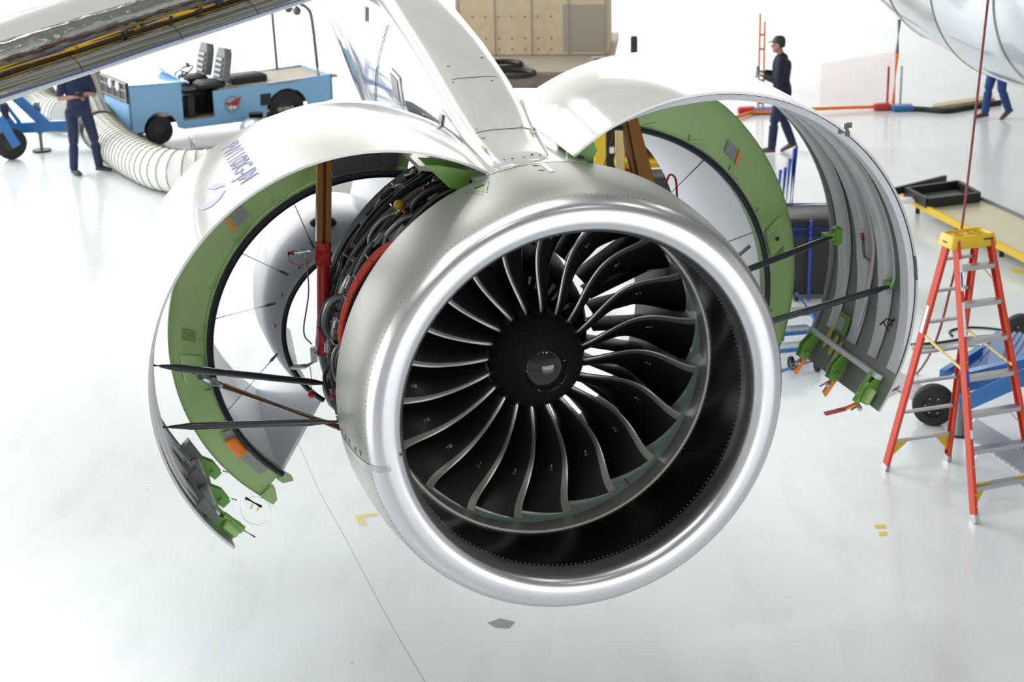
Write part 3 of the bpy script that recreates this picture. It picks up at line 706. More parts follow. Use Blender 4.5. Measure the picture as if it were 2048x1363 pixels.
pt_ = mb.build('leading_fairing', 'pylon_paint', pyl, 'grey-white rounded top fairing', smooth=50)
# access panel outline, fasteners, brown streaks
mb = MB()
for s in (-1.12, -1.95): mb.tube([E(UC(s)+x, ptop(s)-.12+.12*math.sqrt(max(0, 1-abs(x/.215)**4.5))**.6+.002, s) for x in np.linspace(-.19, .19, 15)], .0018, 4)
mb.build('panel_seam', 'dot_dark', pt_)
mb = MB()
for s, x in ((-.56, -.12), (-.57, -.07), (-.575, 0), (-.60, .05), (-.62, .06), (-.60, .10), (-.58, .14), (-1.15, -.16), (-1.15, .12), (-1.9, -.15), (-1.88, .1)):
    mb.disc(E(UC(s)+x, ptop(s)+.000, s), ZZ, .006, .003, 8)
mb.build('panel_screw', 'dot_dark', pt_)
mb = MB()
for s, x in ((-1.05, -.155), (-1.05, .16), (-.82, -.185), (-2.2, -.12), (-2.3, .13)):
    mb = MB(); mb.poly([E(UC(s)+x-.006, ptop(s)-.006, s-.04), E(UC(s)+x+.008, ptop(s)-.006, s-.04), E(UC(s)+x+.012, ptop(s)-.008, s+.05), E(UC(s)+x-.008, ptop(s)-.008, s+.05)], ZZ, .006); mb.build('sealant_streak', 'plywood', pt_, 'small brown sealant streak')
# side panels
BOT = [(-.7, 1.10), (-1.2, 1.02), (-2.0, .95), (-3.2, .86), (-4.3, .78), (-4.8, .92), (-5.6, 1.18), (-6.6, 1.47), (-7.5, 1.75)]
def pbot(s): return float(np.interp(-s, [-t[0] for t in BOT], [t[1] for t in BOT]))
for sg, nm in ((-1, 'left'), (1, 'right')):
    mb = MB(); rows = []
    for s in np.linspace(-.7, -7.5, 40):
        w = float(np.interp(-s, [-t[0] for t in TOP], [t[2] for t in TOP])); vt = ptop(s)-.10; vb = pbot(s); q = []
        for t in np.linspace(0, 1, 9):
            q.append(E(UC(s)+sg*(w-.001+.05*math.sin(t*PI)*min(1, (-s-.6)/1.5)+.05*t*t*0), vt+(vb-vt)*t, s))
        q.append(E(UC(s), vb-.06, s)); rows.append(q)
    mb.rings(rows, closed=False); mb.add([rows[-1][i] for i in range(10)], [tuple(range(10))])
    sd = mb.build('side_panel', 'pylon_side', pyl, 'polished %s side of the pylon' % nm)
    if sg < 0:
        def sidep(s, v, h=.004):
            vt = ptop(s)-.10; t = (v-vt)/(pbot(s)-vt); w = float(np.interp(-s, [-q[0] for q in TOP], [q[2] for q in TOP]))
            return E(UC(s)-(w+.05*math.sin(min(1, max(0, t))*PI)*min(1, (-s-.6)/1.5)+h), v, s)
        for s, v in ((-4.15, 1.64), (-2.1, 1.215), (-1.74, 1.28)):
            mb = MB(); mb.poly([sidep(s-.05, v+.05), sidep(s+.02, v+.05), sidep(s+.05, v-.05), sidep(s-.02, v-.05)], -U, .008); mb.build('vent_slot', 'tube_grey', sd, 'dark rectangular vent')
        mb = MB(); mb.poly([sidep(-3.2, 1.40), sidep(-2.86, 1.38), sidep(-2.72, 1.20), sidep(-3.04, 1.20)], -U, .008); gl = mb.build('grille_frame', 'duct_white', sd)
        mb = MB(); mb.poly([sidep(-3.13, 1.37, .014), sidep(-2.90, 1.355, .014), sidep(-2.79, 1.225, .014), sidep(-3.02, 1.225, .014)], -U, .004); mb.build('grille', 'placard', gl)
        mb = MB(); mb.tube([sidep(s, v, .004) for s, v in zip(np.linspace(-3.4, -4.0, 14), np.linspace(1.66, .9, 14))], .003, 4); mb.build('panel_seam', 'dot_dark', sd)
        mb = MB()
        for t in np.linspace(0, 1, 26): mb.disc(sidep(-3.36-.6*t, 1.66-.76*t, .003), -U, .005, .003, 6)
        mb.build('rivet_row', 'seal_grey', sd)
# apron between the doors and the intake (fixed saddle)
mb = MB(); rows = []
for s in np.linspace(-.485, -1.75, 12): rows.append([pol(1.268+.02*math.sin((-s-.48)*2), a, s) for a in np.linspace(109+8*min(1, max(0, (-s-.75)/.4)), 79, 20)])
mb.rings(rows, closed=False); rows2 = [[p-ZZ*.03 for p in r] for r in rows]; mb.rings(rows2, closed=False); mb.rings([rows[0], rows2[0]], closed=False)
for k in (0, -1): mb.rings([[r[k] for r in rows], [r[k] for r in rows2]], closed=False)
mb.build('saddle_fairing', 'white_gloss', pyl, 'white saddle fairing behind the intake')

# ---------------------------------------------------------------- wing leading edge, upper left
WA, WB = gp(620, 0, 4.32), gp(0, 205, 3.98)
WD = nrm(WB-WA); WN = nrm(np.cross(WD, ZZ)); WN = WN if WN[1] < 0 else -WN; WU = nrm(np.cross(WD, WN)); WU = WU if WU[2] > 0 else -WU
wing = thing('aircraft_wing', 'leading edge of the wing crossing the upper left corner', 'wing', WA)
def W(t, n, z): return WA+WD*t+WN*n+WU*z*.78
def wsweep(mb, sec, t0=-.75, t1=4.2, n=60, jit=0, closed=False, seed=1):
    q = random.Random(seed); rings = []
    for t in np.linspace(t0, t1, n): rings.append([W(t, a+q.uniform(-jit, jit), b+q.uniform(-jit, jit)) for a, b in sec])
    return mb.rings(rings, closed=closed)
mb = MB(); sec = [(-.30, -.03), (-.12, -.035), (-.02, -.02), (.0, .0), (.005, .02)]
wsweep(mb, sec); mb.build('slat_edge', 'white_gloss', wing, 'white lower edge of the slat')
mb = MB(); sec = [(.005, .02), (.0, .05), (-.02, .09), (-.05, .125), (-.09, .15), (-.13, .16), (-.16, .155)]
wsweep(mb, sec); mb.build('slat_skin', 'polished', wing, 'polished metal skin')
mb = MB()
for t in (.55, 1.3, 2.2, 3.0): mb.tube([W(t, a+.003, b+.003) for a, b in sec], .002, 4)
mb.build('skin_joint', 'dot_dark', wing)
mb = MB(); sec = [(-.16, .15), (-.18, .165), (-.20, .19), (-.22, .28)]; wsweep(mb, sec, jit=.004, seed=3); mb.build('bay_floor', 'foil', wing, 'dark metal-foil lined bay')
mb = MB(); mb.tube([W(t, -.155+.006*math.sin(t*7), .212+.006*math.sin(t*5)) for t in np.linspace(-.75, 4.2, 40)], .017, 10); yt = mb.build('duct_tube', 'orange_yellow', wing, 'orange-yellow insulated tube')
for t in (-.05, .42, .95, 1.55, 2.1, 2.75): mb = MB(); mb.tube([W(t, -.155, .212), W(t+.03, -.155, .212)], .025, 10); mb.build('tube_clamp', 'yellow', yt)
mb = MB(); sec = [(-.20+.085*math.cos(a), .34+.085*math.sin(a)) for a in np.linspace(-PI*.6, PI*.75, 12)]; wsweep(mb, sec, n=90, jit=.008, seed=7); mb.build('wrapped_duct', 'foil', wing, 'crumpled foil-wrapped duct')
for k, (n_, z_, mt) in enumerate(((-.145, .225, 'cobalt'), (-.13, .30, 'hose_red'), (.006, .035, 'cobalt'), (-.14, .215, 'tube_dark'))):
    mb = MB(); mb.tube([W(t, n_+.004*math.sin(t*6+k), z_+.004*math.sin(t*4+k)) for t in np.linspace(-.75, 4.2, 50)], .005, 5); mb.build('wiring_cable', mt, wing)
mb = MB(); sec = [(-.22, .36), (-.21, .43), (-.23, .45), (-.6, .53), (-1.4, .66), (-2.8, .86), (-5.2, 1.05), (-5.2, .6), (-.4, .3)]; wsweep(mb, sec, n=8, closed=True); mb.build('wing_skin', 'pylon_paint', wing, 'grey upper wing skin')
mb = MB(); q = random.Random(4)
for k in range(16):
    t = q.uniform(-.6, 3.9); mb.box(W(t, -.12+q.uniform(-.03, .01), .19+q.uniform(-.01, .03)), (q.uniform(.02, .07), .02, .02), (WD, WN, WU))
mb.build('cable_bracket', 'tube_dark', wing)

# ---------------------------------------------------------------- other aircraft, upper right
oc = ap(2085, -65, 19.0)
na = thing('parked_engine_nacelle', 'glossy pale grey engine nacelle of a second aircraft, upper right corner', 'engine nacelle', oc)
NAX = nrm(V3(.30, -.95, -.06))
def nprof(mb, prof, n=72): return mb.lathe(prof, oc, NAX, n)
mb = MB(); nprof(mb, [(1.6, .86), (1.66, .92), (1.62, 1.0), (1.4, 1.12), (.9, 1.22), (.3, 1.27), (-.2, 1.27), (-.22, 1.24)]); c1 = mb.build('front_cowl', 'aircraft_grey', na, 'large pale grey front cowl')
mb = MB(); nprof(mb, [(-.22, 1.21), (-.6, 1.20), (-1.4, 1.14), (-2.3, 1.0), (-3.1, .80), (-3.12, .76), (-2.0, .9)]); c2 = mb.build('rear_cowl', 'aircraft_grey', na, 'tapering rear cowl')
mb = MB(); mb.lathe([(-.21, 1.272), (-.19, 1.277), (-.17, 1.272)], oc, NAX, 72); mb.lathe([(.95, 1.218), (.96, 1.220), (.97, 1.216)], oc, NAX, 72); mb.build('cowl_seam', 'seal_grey', c1)
mb = MB(); mb.lathe([(-1.45, 1.138), (-1.47, 1.142), (-1.49, 1.134)], oc, NAX, 72); mb.build('cowl_seam', 'dot_dark', c2)
mb = MB(); mb.ball(oc+NAX*.2+V3(.35, 0, -1.2), .16, 12, 8, (1.4, .5, .25)); mb.build('drain_scoop', 'seal_grey', c1)
# ---------------------------------------------------------------- floor and tape marks
fm = bpy.data.materials.new('epoxy_floor'); fm.use_nodes = True; nt = fm.node_tree; b = nt.nodes['Principled BSDF']
tc = nt.nodes.new('ShaderNodeTexCoord')
def nz(scale, det=4, stretch=None):
    n = nt.nodes.new('ShaderNodeTexNoise'); n.inputs['Scale'].default_value = scale; n.inputs['Detail'].default_value = det
    if stretch:
        mp = nt.nodes.new('ShaderNodeMapping'); mp.inputs['Scale'].default_value = stretch; mp.inputs['Rotation'].default_value = (0, 0, .5); nt.links.new(tc.outputs['Object'], mp.inputs['Vector']); nt.links.new(mp.outputs['Vector'], n.inputs['Vector'])
    else: nt.links.new(tc.outputs['Object'], n.inputs['Vector'])
    return n
n1 = nz(.35, 3); n2 = nz(3.0, 6, (1, .35, 1)); n3 = nz(9, 8)
def mixc(a, bcol, fac_node, lo, hi):
    mr = nt.nodes.new('ShaderNodeMapRange'); mr.inputs['From Min'].default_value = lo; mr.inputs['From Max'].default_value = hi
    nt.links.new(fac_node.outputs['Fac'], mr.inputs['Value'])
    mx = nt.nodes.new('ShaderNodeMix'); mx.data_type = 'RGBA'
    if isinstance(a, tuple): mx.inputs['A'].default_value = (*a, 1)
    else: nt.links.new(a, mx.inputs['A'])
    mx.inputs['B'].default_value = (*bcol, 1); nt.links.new(mr.outputs['Result'], mx.inputs['Factor']); return mx.outputs['Result']
col = mixc((.78, .83, .86), (.74, .79, .825), n1, .35, .65)
col = mixc(col, (.67, .715, .745), n2, .50, .85)
col = mixc(col, (.45, .44, .40), n3, .71, .80)
nt.links.new(col, b.inputs['Base Color'])
mr = nt.nodes.new('ShaderNodeMapRange'); mr.inputs['To Min'].default_value = .20; mr.inputs['To Max'].default_value = .32; nt.links.new(n1.outputs['Fac'], mr.inputs['Value']); nt.links.new(mr.outputs['Result'], b.inputs['Roughness'])
b.inputs['Coat Weight'].default_value = .22; b.inputs['Coat Roughness'].default_value = .12
bp_ = nt.nodes.new('ShaderNodeBump'); bp_.inputs['Strength'].default_value = .05; bp_.inputs['Distance'].default_value = .02; nt.links.new(n2.outputs['Fac'], bp_.inputs['Height']); nt.links.new(bp_.outputs['Normal'], b.inputs['Normal'])
MATS['epoxy_floor'] = fm
mb = MB(); mb.add([(-70, -15, 0), (70, -15, 0), (70, 110, 0), (-70, 110, 0)], [(0, 1, 2, 3)]); fl = mb.build('floor', 'epoxy_floor', kind='structure', smooth=0)
def flat(pts, z=.002, th=.002):
    mb = MB(); mb.poly([V3(p[0], p[1], z-th) for p in pts], ZZ, th); return mb
# floor joint
mb = MB(); P = [gp(x, y) for x, y in ((596, 885), (640, 985), (690, 1075), (745, 1180), (800, 1280), (850, 1363), (880, 1420))]
for a_, b_ in zip(P[:-1], P[1:]): mb.bar(a_+ZZ*.0003, b_+ZZ*.0003, .0035, .002)
o = mb.build('trim_1', 'placard', smooth=0); o['kind'] = 'structure'
def tape(pts, label, name='floor_tape', m='tape_yellow', grp=None):
    o = flat([gp(*p) for p in pts]).build(name, m, smooth=0); tag(o, label, 'tape', grp); return o
tape([(708, 1030), (752, 1025), (758, 1031), (728, 1034), (735, 1050), (718, 1050)], 'pale yellow hook-shaped tape scrap on the floor left of the intake', m='yellow_pale')
tape([(1748, 1049), (1771, 1049), (1773, 1056), (1752, 1057)], 'upper of two yellow tape scraps on the floor below the ladder', m='tape_yellow')
tape([(1757, 1064), (1772, 1062), (1775, 1070), (1759, 1072)], 'lower of two yellow tape scraps on the floor below the ladder', m='tape_yellow')
tape([(2018, 536), (2048, 540), (2048, 548), (2028, 546)], 'yellow tape mark on the floor right of the ladder top', m='tape_yellow')
o = flat([gp(x, y) for x, y in ((975, 1245), (1000, 1236), (1030, 1243), (1018, 1256), (990, 1254))]).build('scuff_patch', 'placard', smooth=0); tag(o, 'brownish scuffed patch on the floor below the intake', 'scuff mark')
for pts in (((880, 1225), (905, 1212), (912, 1214), (885, 1228)), ):
    pass

# ---------------------------------------------------------------- stepladder
F1, F2, B1, B2 = V3(3.78, 13.19, 0), V3(4.37, 13.40, 0), V3(3.28, 14.34, 0), V3(3.88, 14.53, 0)
lx = nrm((F2-F1)+(B2-B1)); ly = nrm(np.cross(ZZ, lx))
fmid, bmid = (F1+F2)/2, (B1+B2)/2
ctr = gp(1936, 466, 2.28); ctr[2] = 2.26
lad = thing('stepladder', 'tall red stepladder with yellow cap and metal steps', 'ladder', ((fmid+bmid)/2))
tf1, tf2 = ctr-lx*.155-ly*.07, ctr+lx*.155-ly*.07; tb1, tb2 = ctr-lx*.13+ly*.07, ctr+lx*.13+ly*.07
def lerp(a, b, t): return a+(b-a)*t
for nm, p, q, mt, lab in (('front_rail', F1, tf1, 'red_ladder', None), ('front_rail', F2, tf2, 'red_ladder', None), ('rear_rail', B1, tb1, 'red_ladder', None), ('rear_rail', B2, tb2, 'red_ladder', None)):
    mb = MB(); d = nrm(q-p); x = lx; y = nrm(np.cross(d, x)); L = np.linalg.norm(q-p); fr = nm == 'front_rail'; w = .078 if fr else .07
    sg = 1 if (p is F2 or p is B2) else -1; c = (p+q)/2
    mb.box(c+x*sg*.012, (.006, w, L), (x, y, d)); mb.box(c-x*sg*.0+y*w/2, (.028, .006, L), (x, y, d)); mb.box(c-y*w/2, (.028, .006, L), (x, y, d))
    r = mb.build(nm, mt, lad)
    mb = MB(); mb.box(p+d*.035, (.04, w+.012, .07), (x, y, d)); mb.build('rail_foot', 'alu', r)
    if p is F1:
        for t0, t1, m_ in ((.30, .33, 0), (.66, .78, 0), (.82, .93, 0)): mb = MB(); mb.box(lerp(p, q, (t0+t1)/2)-y*(w/2+.004), (.024, .004, L*(t1-t0)), (x, y, d)); mb.build('rail_label', 'white_plain', r)
        mb = MB(); mb.box(lerp(p, q, .51)-y*(w/2+.004), (.024, .004, .13), (x, y, d)); mb.box(lerp(p, q, .86)-y*(w/2+.007), (.012, .004, .12), (x, y, d))
        mb.build('rail_label', 'cobalt', r)
        mb = MB()
        for t in (.06, .10, .2, .33, .45, .57, .69): mb.disc(lerp(p, q, t)-y*(w/2+.003), -y, .007, .004, 8)
        mb.build('rivet', 'alu', r)
    if p is B1:
        mb = MB(); mb.box(lerp(p, q, .66)-x*.018, (.004, .04, .26), (x, y, d)); mb.build('rail_label', 'white_plain', r)
for k in range(1, 8):
    t = k*.305/2.36; p, q = lerp(F1, tf1, t), lerp(F2, tf2, t); mb = MB(); d = nrm(q-p); y = ly
    mb.box((p+q)/2, (np.linalg.norm(q-p), .082, .006), (d, y, ZZ)); mb.box((p+q)/2-y*.039-ZZ*.016, (np.linalg.norm(q-p), .005, .036), (d, y, ZZ)); mb.box((p+q)/2+y*.039-ZZ*.012, (np.linalg.norm(q-p), .005, .026), (d, y, ZZ))
    stp = mb.build('step', 'alu', lad)
    if k in (1, 2, 3, 7):
        for a_, sg in ((p, 1), (q, -1)): mb = MB(); mb.bar(a_+d*sg*.10-ZZ*.03, a_+d*sg*.012-ZZ*.13, .012, .006); mb.build('step_brace', 'alu', stp)
for k in range(1, 8):
    t = k*.305/2.36; p, q = lerp(B1, tb1, t), lerp(B2, tb2, t); mb = MB(); mb.bar(p, q, .035, .022); mb.build('rear_brace', 'alu', lad)
for p, q, sg, nm in ((B1, tb1, 1, 'r'), (B2, tb2, -1, 'r'), (F1, tf1, 1, 'f'), (F2, tf2, -1, 'f')):
    a_ = lerp(p, q, .135); d = nrm(q-p); mb = MB(); mb.poly([p+d*.12+lx*sg*.012, a_+lx*sg*.012, a_+lx*sg*.17, a_+lx*sg*.13-ZZ*.05], ly, .012); mb.build('corner_brace', 'yellow', lad, 'yellow corner brace')
for sg, (a_, b_) in ((-1, (lerp(F1, tf1, .535), lerp(B1, tb1, .60))), (1, (lerp(F2, tf2, .535), lerp(B2, tb2, .60)))):
    mb = MB(); mid = (a_+b_)/2-ZZ*.0; mb.bar(a_, mid, .012, .022); mb.bar(mid, b_, .012, .022); mb.ball(mid, .012, 8, 5); mb.build('spreader', 'yellow_pale', lad, 'pale folding spreader bar')
mb = MB(); c = ctr+ZZ*.0
rings = []
for z, k in ((-.075, 1.04), (-.07, 1.06), (.015, .97), (.028, .93), (.028, .84), (.012, .80)):
    w, dpt, r = .205*k, .115*k, .03; rings.append([c+lx*(sx*(w-r)+r*math.cos(t))+ly*(sy*(dpt-r)+r*math.sin(t))+ZZ*z for sx, sy, ts in ((1, 1, (0, .5)), (-1, 1, (.5, 1)), (-1, -1, (1, 1.5)), (1, -1, (1.5, 2))) for t in np.linspace(ts[0]*PI, ts[1]*PI, 5)])
mb.rings(rings, caps=True); cap = mb.build('ladder_cap', 'yellow', lad, 'yellow tool-tray cap')
for x, y, r in ((-.09, .01, .04), (.02, .02, .03), (.09, .01, .045)):
    mb = MB(); mb.lathe([(0, r), (.006, r), (.012, r*.9), (.012, r*.8), (0, r*.78)], c+lx*x+ly*y+ZZ*.012, ZZ, 20); mb.build('tool_slot', 'yellow', cap)
mb = MB()
for x in (-.03, -.06): mb.disc(c-lx*.21+ly*(x+.05)-ZZ*.03, -lx, .007, .008, 8)
mb.box(c+lx*.12-ly*.119-ZZ*.01, (.08, .003, .012), (lx, ly, ZZ)); mb.build('cap_mark', 'dot_dark', cap)

# hanging hose
hp_ = [gp(1975, -60, 4.9), gp(1973, 0, 4.5)]
pA = ap(1976, 0, 14.6); pB = ap(1925, 445, 14.9); pC = ap(1895, 600, 15.1); pD = ap(1868, 690, 15.5); pE = gp(1835, 745, .02); pF = gp(1790, 778, .02); pG = gp(1740, 800, .02)
mb = MB(); mb.tube(smoothpath([ap(1995, -180, 14.5), pA, pB, pC, pD, pE, pF, pG], 8), .011, 8)
o = mb.build('hanging_hose', 'hose_red'); tag(o, 'thin dark red hose hanging down behind the stepladder', 'hose')

# ---------------------------------------------------------------- helpers for wheeled things
def wheel(parent, c, axis, r, w, label=None, hubm='tube_dark', holes=6):
    mb = MB(); axis = nrm(axis); a, b, d = frame(axis)
    mb.lathe([(-w/2, r*.55), (-w/2, r*.86), (-w*.42, r*.96), (-w*.2, r), (w*.2, r), (w*.42, r*.96), (w/2, r*.86), (w/2, r*.55)], c, axis, 32)
    ty = mb.build('wheel', 'rubber', parent, label)
    mb = MB(); mb.lathe([(-w*.3, 0.001), (-w*.38, r*.2), (-w*.30, r*.3), (-w*.30, r*.52), (-w*.42, r*.56), (w*.42, r*.56), (w*.30, r*.52), (w*.30, r*.3), (w*.38, r*.2), (w*.4, .001)], c, axis, 28)
    hb = mb.build('wheel_hub', hubm, ty)
    mb = MB()
    for k in range(holes):
        t = 2*PI*k/holes
        for sg in (-1, 1): mb.ball(V3(c)+axis*sg*w*.31+(a*math.cos(t)+b*math.sin(t))*r*.40, r*.05, 6, 4)
    mb.build('wheel_nut', 'alu' if hubm != 'tube_dark' else 'black', hb)
    return ty

# ---------------------------------------------------------------- blue dolly behind the ladder
wc = gp(1865, 848); wr = .20
dl = thing('wheeled_dolly', 'blue steel dolly with ribbed deck and black tyres behind the stepladder', 'dolly', wc)
dd = nrm(gp(2035, 690)-gp(1865, 848)); dd[2] = 0; dd = nrm(dd); dn = nrm(np.cross(ZZ, dd))   # axle direction dd
wheel(dl, wc+ZZ*wr, nrm(V3(.35, 1, 0))*0+nrm(V3(.25, 1, 0)), wr, .14, hubm='black')
w2 = gp(2040, 700); wheel(dl, w2+ZZ*wr, nrm(V3(.25, 1, 0)), wr, .14, hubm='black')
K = [ap(1912, 738, 16.3), ap(1990, 664, 17.3), ap(2090, 672, 17.2), ap(2060, 768, 15.9)]
Kn = nrm(np.cross(K[1]-K[0], K[3]-K[0])); Kn = Kn if Kn[2] > 0 else -Kn
mb = MB(); mb.poly(K, -Kn, .04); dk = mb.build('deck', 'cart_blue', dl, 'blue ribbed deck')
mb = MB()
for k in range(9):
    t = (k+.5)/9; a_ = lerp(K[0], K[3], t)+Kn*.004; b_ = lerp(K[1], K[2], t)+Kn*.004; mb.tube([a_, b_], .022, 6)
mb.build('deck_rib', 'cart_blue', dk)
mb = MB(); mb.bar(ap(1915, 765, 15.4), ap(2070, 728, 15.2), .10, .17); mb.bar(ap(1885, 748, 16.1), ap(1960, 700, 16.7), .06, .08); mb.bar(ap(1985, 750, 15.3), ap(2000, 690, 16.6), .12, .14)
mb.build('chassis_beam', 'cart_blue', dl)
mb = MB(); mb.bar(ap(1926, 808, 15.1), ap(2060, 748, 14.6), .08, .13); mb.build('tow_arm', 'cart_blue', dl)
fo = gp(1918, 872); mb = MB(); mb.tube([fo+ZZ*.0, fo+ZZ*.02, fo+ZZ*.02, fo+ZZ*.48], [.06, .06, .045, .045], 12); mb.build('support_foot', 'tube_grey', dl, 'grey cylindrical support foot')

# black and green hoses on the floor by the dolly
mb = MB(); mb.tube(smoothpath([gp(1822, 688, .02), gp(1870, 686, .02), gp(1935, 676, .02), gp(1990, 670, .02)], 6), .016, 7)
tag(mb.build('floor_hose', 'black'), 'black hose lying on the floor behind the ladder', 'hose')
mb = MB(); mb.tube(smoothpath([gp(1825, 697, .01), gp(1880, 694, .01), gp(1915, 692, .01), gp(1960, 690, .01)], 6), .008, 6)
tag(mb.build('floor_hose', 'fit_green'), 'thin green hose lying beside the black one behind the ladder', 'hose')
mb = MB(); mb.tube(smoothpath([gp(1905, 672, .01), gp(1900, 662, .01), gp(1925, 655, .01), gp(1965, 655, .01), gp(2010, 660, .01)], 6), .013, 6)
tag(mb.build('looped_cable', 'black'), 'black looped cable on the floor left of the dolly tyre', 'cable')
# perforated strip
ga, gb, gc, gd = gp(1790, 742), gp(1812, 738), gp(2075, 925), gp(2075, 972)
ga, gb, gc, gd = gp(1780, 770), gp(1800, 745), gp(2100, 930), gp(2100, 985)
gm = bpy.data.materials.new('perforated_metal'); gm.use_nodes = True; n_ = gm.node_tree; bb = n_.nodes['Principled BSDF']; bb.inputs['Metallic'].default_value = .6; bb.inputs['Roughness'].default_value = .4
t_ = n_.nodes.new('ShaderNodeTexCoord'); mp = n_.nodes.new('ShaderNodeMapping'); mp.inputs['Rotation'].default_value = (0, 0, .9); vr = n_.nodes.new('ShaderNodeTexVoronoi'); vr.inputs['Scale'].default_value = 32; vr.inputs['Randomness'].default_value = 0
cr = n_.nodes.new('ShaderNodeValToRGB'); cr.color_ramp.elements[0].color = (.03, .03, .035, 1); cr.color_ramp.elements[1].color = (.45, .47, .5, 1); cr.color_ramp.elements[0].position = .35; cr.color_ramp.elements[1].position = .5
n_.links.new(t_.outputs['Object'], mp.inputs['Vector']); n_.links.new(mp.outputs['Vector'], vr.inputs['Vector']); n_.links.new(vr.outputs['Distance'], cr.inputs['Fac']); n_.links.new(cr.outputs['Color'], bb.inputs['Base Color']); MATS['perforated_metal'] = gm
o = flat([ga, gb, gc, gd], .015, .013).build('perforated_ramp', 'perforated_metal', smooth=0); tag(o, 'dark perforated metal strip on the floor under the dolly', 'metal strip')

# ---------------------------------------------------------------- platform with yellow edge, black tray
Pa, Pb, Pc, Pd = gp(1802, 388, .22), gp(2120, 548, .22), gp(2120, 470, .22), gp(1950, 392, .22)
pf = thing('low_platform', 'low beige platform with yellow front edge behind the ladder top', 'platform', (Pa[0], Pa[1], 0))
mb = MB(); mb.poly([Pa, Pb, Pc, Pd], -ZZ, .05); mb.build('deck', 'beige', pf)
mb = MB(); mb.bar(Pa-ZZ*.02, Pb-ZZ*.02, .05, .09); mb.build('edge_rail', 'yellow', pf, 'yellow edge rail')
mb = MB(); mb.bar(Pd, Pc, .05, .05); mb.build('back_rail', 'grey_plastic', pf)
mb = MB()
for t in (.05, .35, .65, .95):
    p = lerp(Pa, Pb, t)*.85+lerp(Pd, Pc, t)*.15; mb.tube([V3(p[0], p[1], 0), V3(p[0], p[1], .18)], .03, 8)
mb.build('platform_foot', 'black', pf)
T = [gp(1812, 388, .26), gp(1855, 410, .26), gp(1957, 398, .26), gp(1915, 374, .26)]
tr = thing('black_tray', 'black rimmed tray lying on the far end of the beige platform', 'tray', (T[0][0], T[0][1], .23))
mb = MB(); mb.poly([p-ZZ*.02 for p in T], -ZZ, .015); mb.build('tray_base', 'grey_plastic', tr)
mb = MB()
for i in range(4): mb.bar(T[i]+ZZ*.03, T[(i+1) % 4]+ZZ*.03, .06, .13)
mb.bar(lerp(T[0], T[3], .0)+ZZ*.05-U*.2, T[3]+ZZ*.05+V3(-.1, .3, 0), .05, .10); mb.build('tray_rim', 'black', tr)
mb = MB(); mb.rbox(gp(1812, 400, .26), (.22, .18, .06), b=.02); tag(mb.build('white_pouch', 'white_plain'), 'small white pouch at the left corner of the black tray', 'pouch')

# beige board far right, black cable on the floor
mb = MB(); mb.poly([gp(1862, 214, .10), gp(1990, 196, .10), gp(1985, 189, .10), gp(1868, 207, .10)], -ZZ, .08); o = mb.build('timber_board', ['plywood']); tag(o, 'pale timber board on the floor left of the walking legs', 'board')
mb = MB(); mb.tube(smoothpath([gp(1812, 217, .04), gp(1850, 219, .04), gp(1890, 222, .04), gp(1930, 216, .04), gp(2000, 205, .04)], 6), .05, 8); tag(mb.build('cable_cover', 'black'), 'black cable cover in front of the timber board', 'cable cover')

# ---------------------------------------------------------------- orange barrier
def post(x, y, h, r, mt, name, label, lean=0.0):
    p = gp(x, y, .0); mb = MB()
    if isinstance(mt, tuple): mb.tube([p, p+ZZ*h*.62+RT0*lean*.62], r, 8); mb.mi = 1; mb.tube([p+ZZ*h*.62+RT0*lean*.62, p+ZZ*h+RT0*lean], r, 8); o = mb.build(name, list(mt))
    else: mb.tube([p, p+ZZ*h+RT0*lean], r, 8); o = mb.build(name, mt)
    return o, p
o, pR = post(1786, 214, 1.55, .035, ('orange', 'seal_grey'), 'barrier_post', '', .04); tag(o, 'tall red-orange barrier post with a dark green top', 'post')
o, _ = post(1774, 213, .72, .02, 'red', 'marker_stake', ''); tag(o, 'short dark red stake left of the tall barrier post', 'stake')
o, _ = post(1800, 214, .74, .02, 'rub_strip', 'marker_stake', ''); tag(o, 'short green stake right of the tall barrier post', 'stake')
pl = gp(1516, 222); fr = thing('rod_barrier', 'narrow red frame of two rods left of the walking man', 'barrier', pl)
for dx, h in ((0, 1.72), (.085, 1.58)):
    mb = MB(); mb.tube([pl+RT0*dx, pl+RT0*dx+ZZ*h], .017, 7); mb.build('frame_rod', 'orange', fr)
for z in (.14, .55, 1.1, 1.35):
    mb = MB(); mb.bar(pl+ZZ*z, pl+RT0*.085+ZZ*z, .02, .03); mb.build('cross_bar', 'red', fr)
for k, (x, y, lab) in enumerate(((1528, 220, 'blue base block at the foot of the two-rod frame'), (1804, 215, 'blue base block at the foot of the tall barrier post'))):
    p = gp(x, y, .05); mb = MB(); mb.rbox(p, (.40 if k else .50, .3, .10), b=.03); tag(mb.build('weight_block', 'cart_blue'), lab, 'base block')
for k, (x, y, lab) in enumerate(((1493, 220, 'red base block left of the two-rod frame'), (1764, 213, 'red base block left of the tall barrier post'))):
    p = gp(x, y, .06); mb = MB(); mb.rbox(p, (.32, .22, .12), b=.03); tag(mb.build('weight_block', 'red'), lab, 'base block')
mb = MB(); P = [gp(1440, 242, .04), gp(1480, 232, .05), gp(1505, 224, .05), gp(1560, 222, .06), gp(1620, 218, .07), gp(1700, 215, .06), gp(1772, 213, .05)]
for a_, b_ in zip(P[:-1], P[1:]): mb.bar(a_, b_, .03, .055)
tag(mb.build('barrier_strip', 'orange'), 'orange-red strip of bunched netting along the floor', 'barrier')
nm_ = bpy.data.materials.new('net_mesh'); nm_.use_nodes = True; n_ = nm_.node_tree; bb = n_.nodes['Principled BSDF']; bb.inputs['Base Color'].default_value = (.80, .16, .10, 1)
MATS['net_mesh'] = nm_
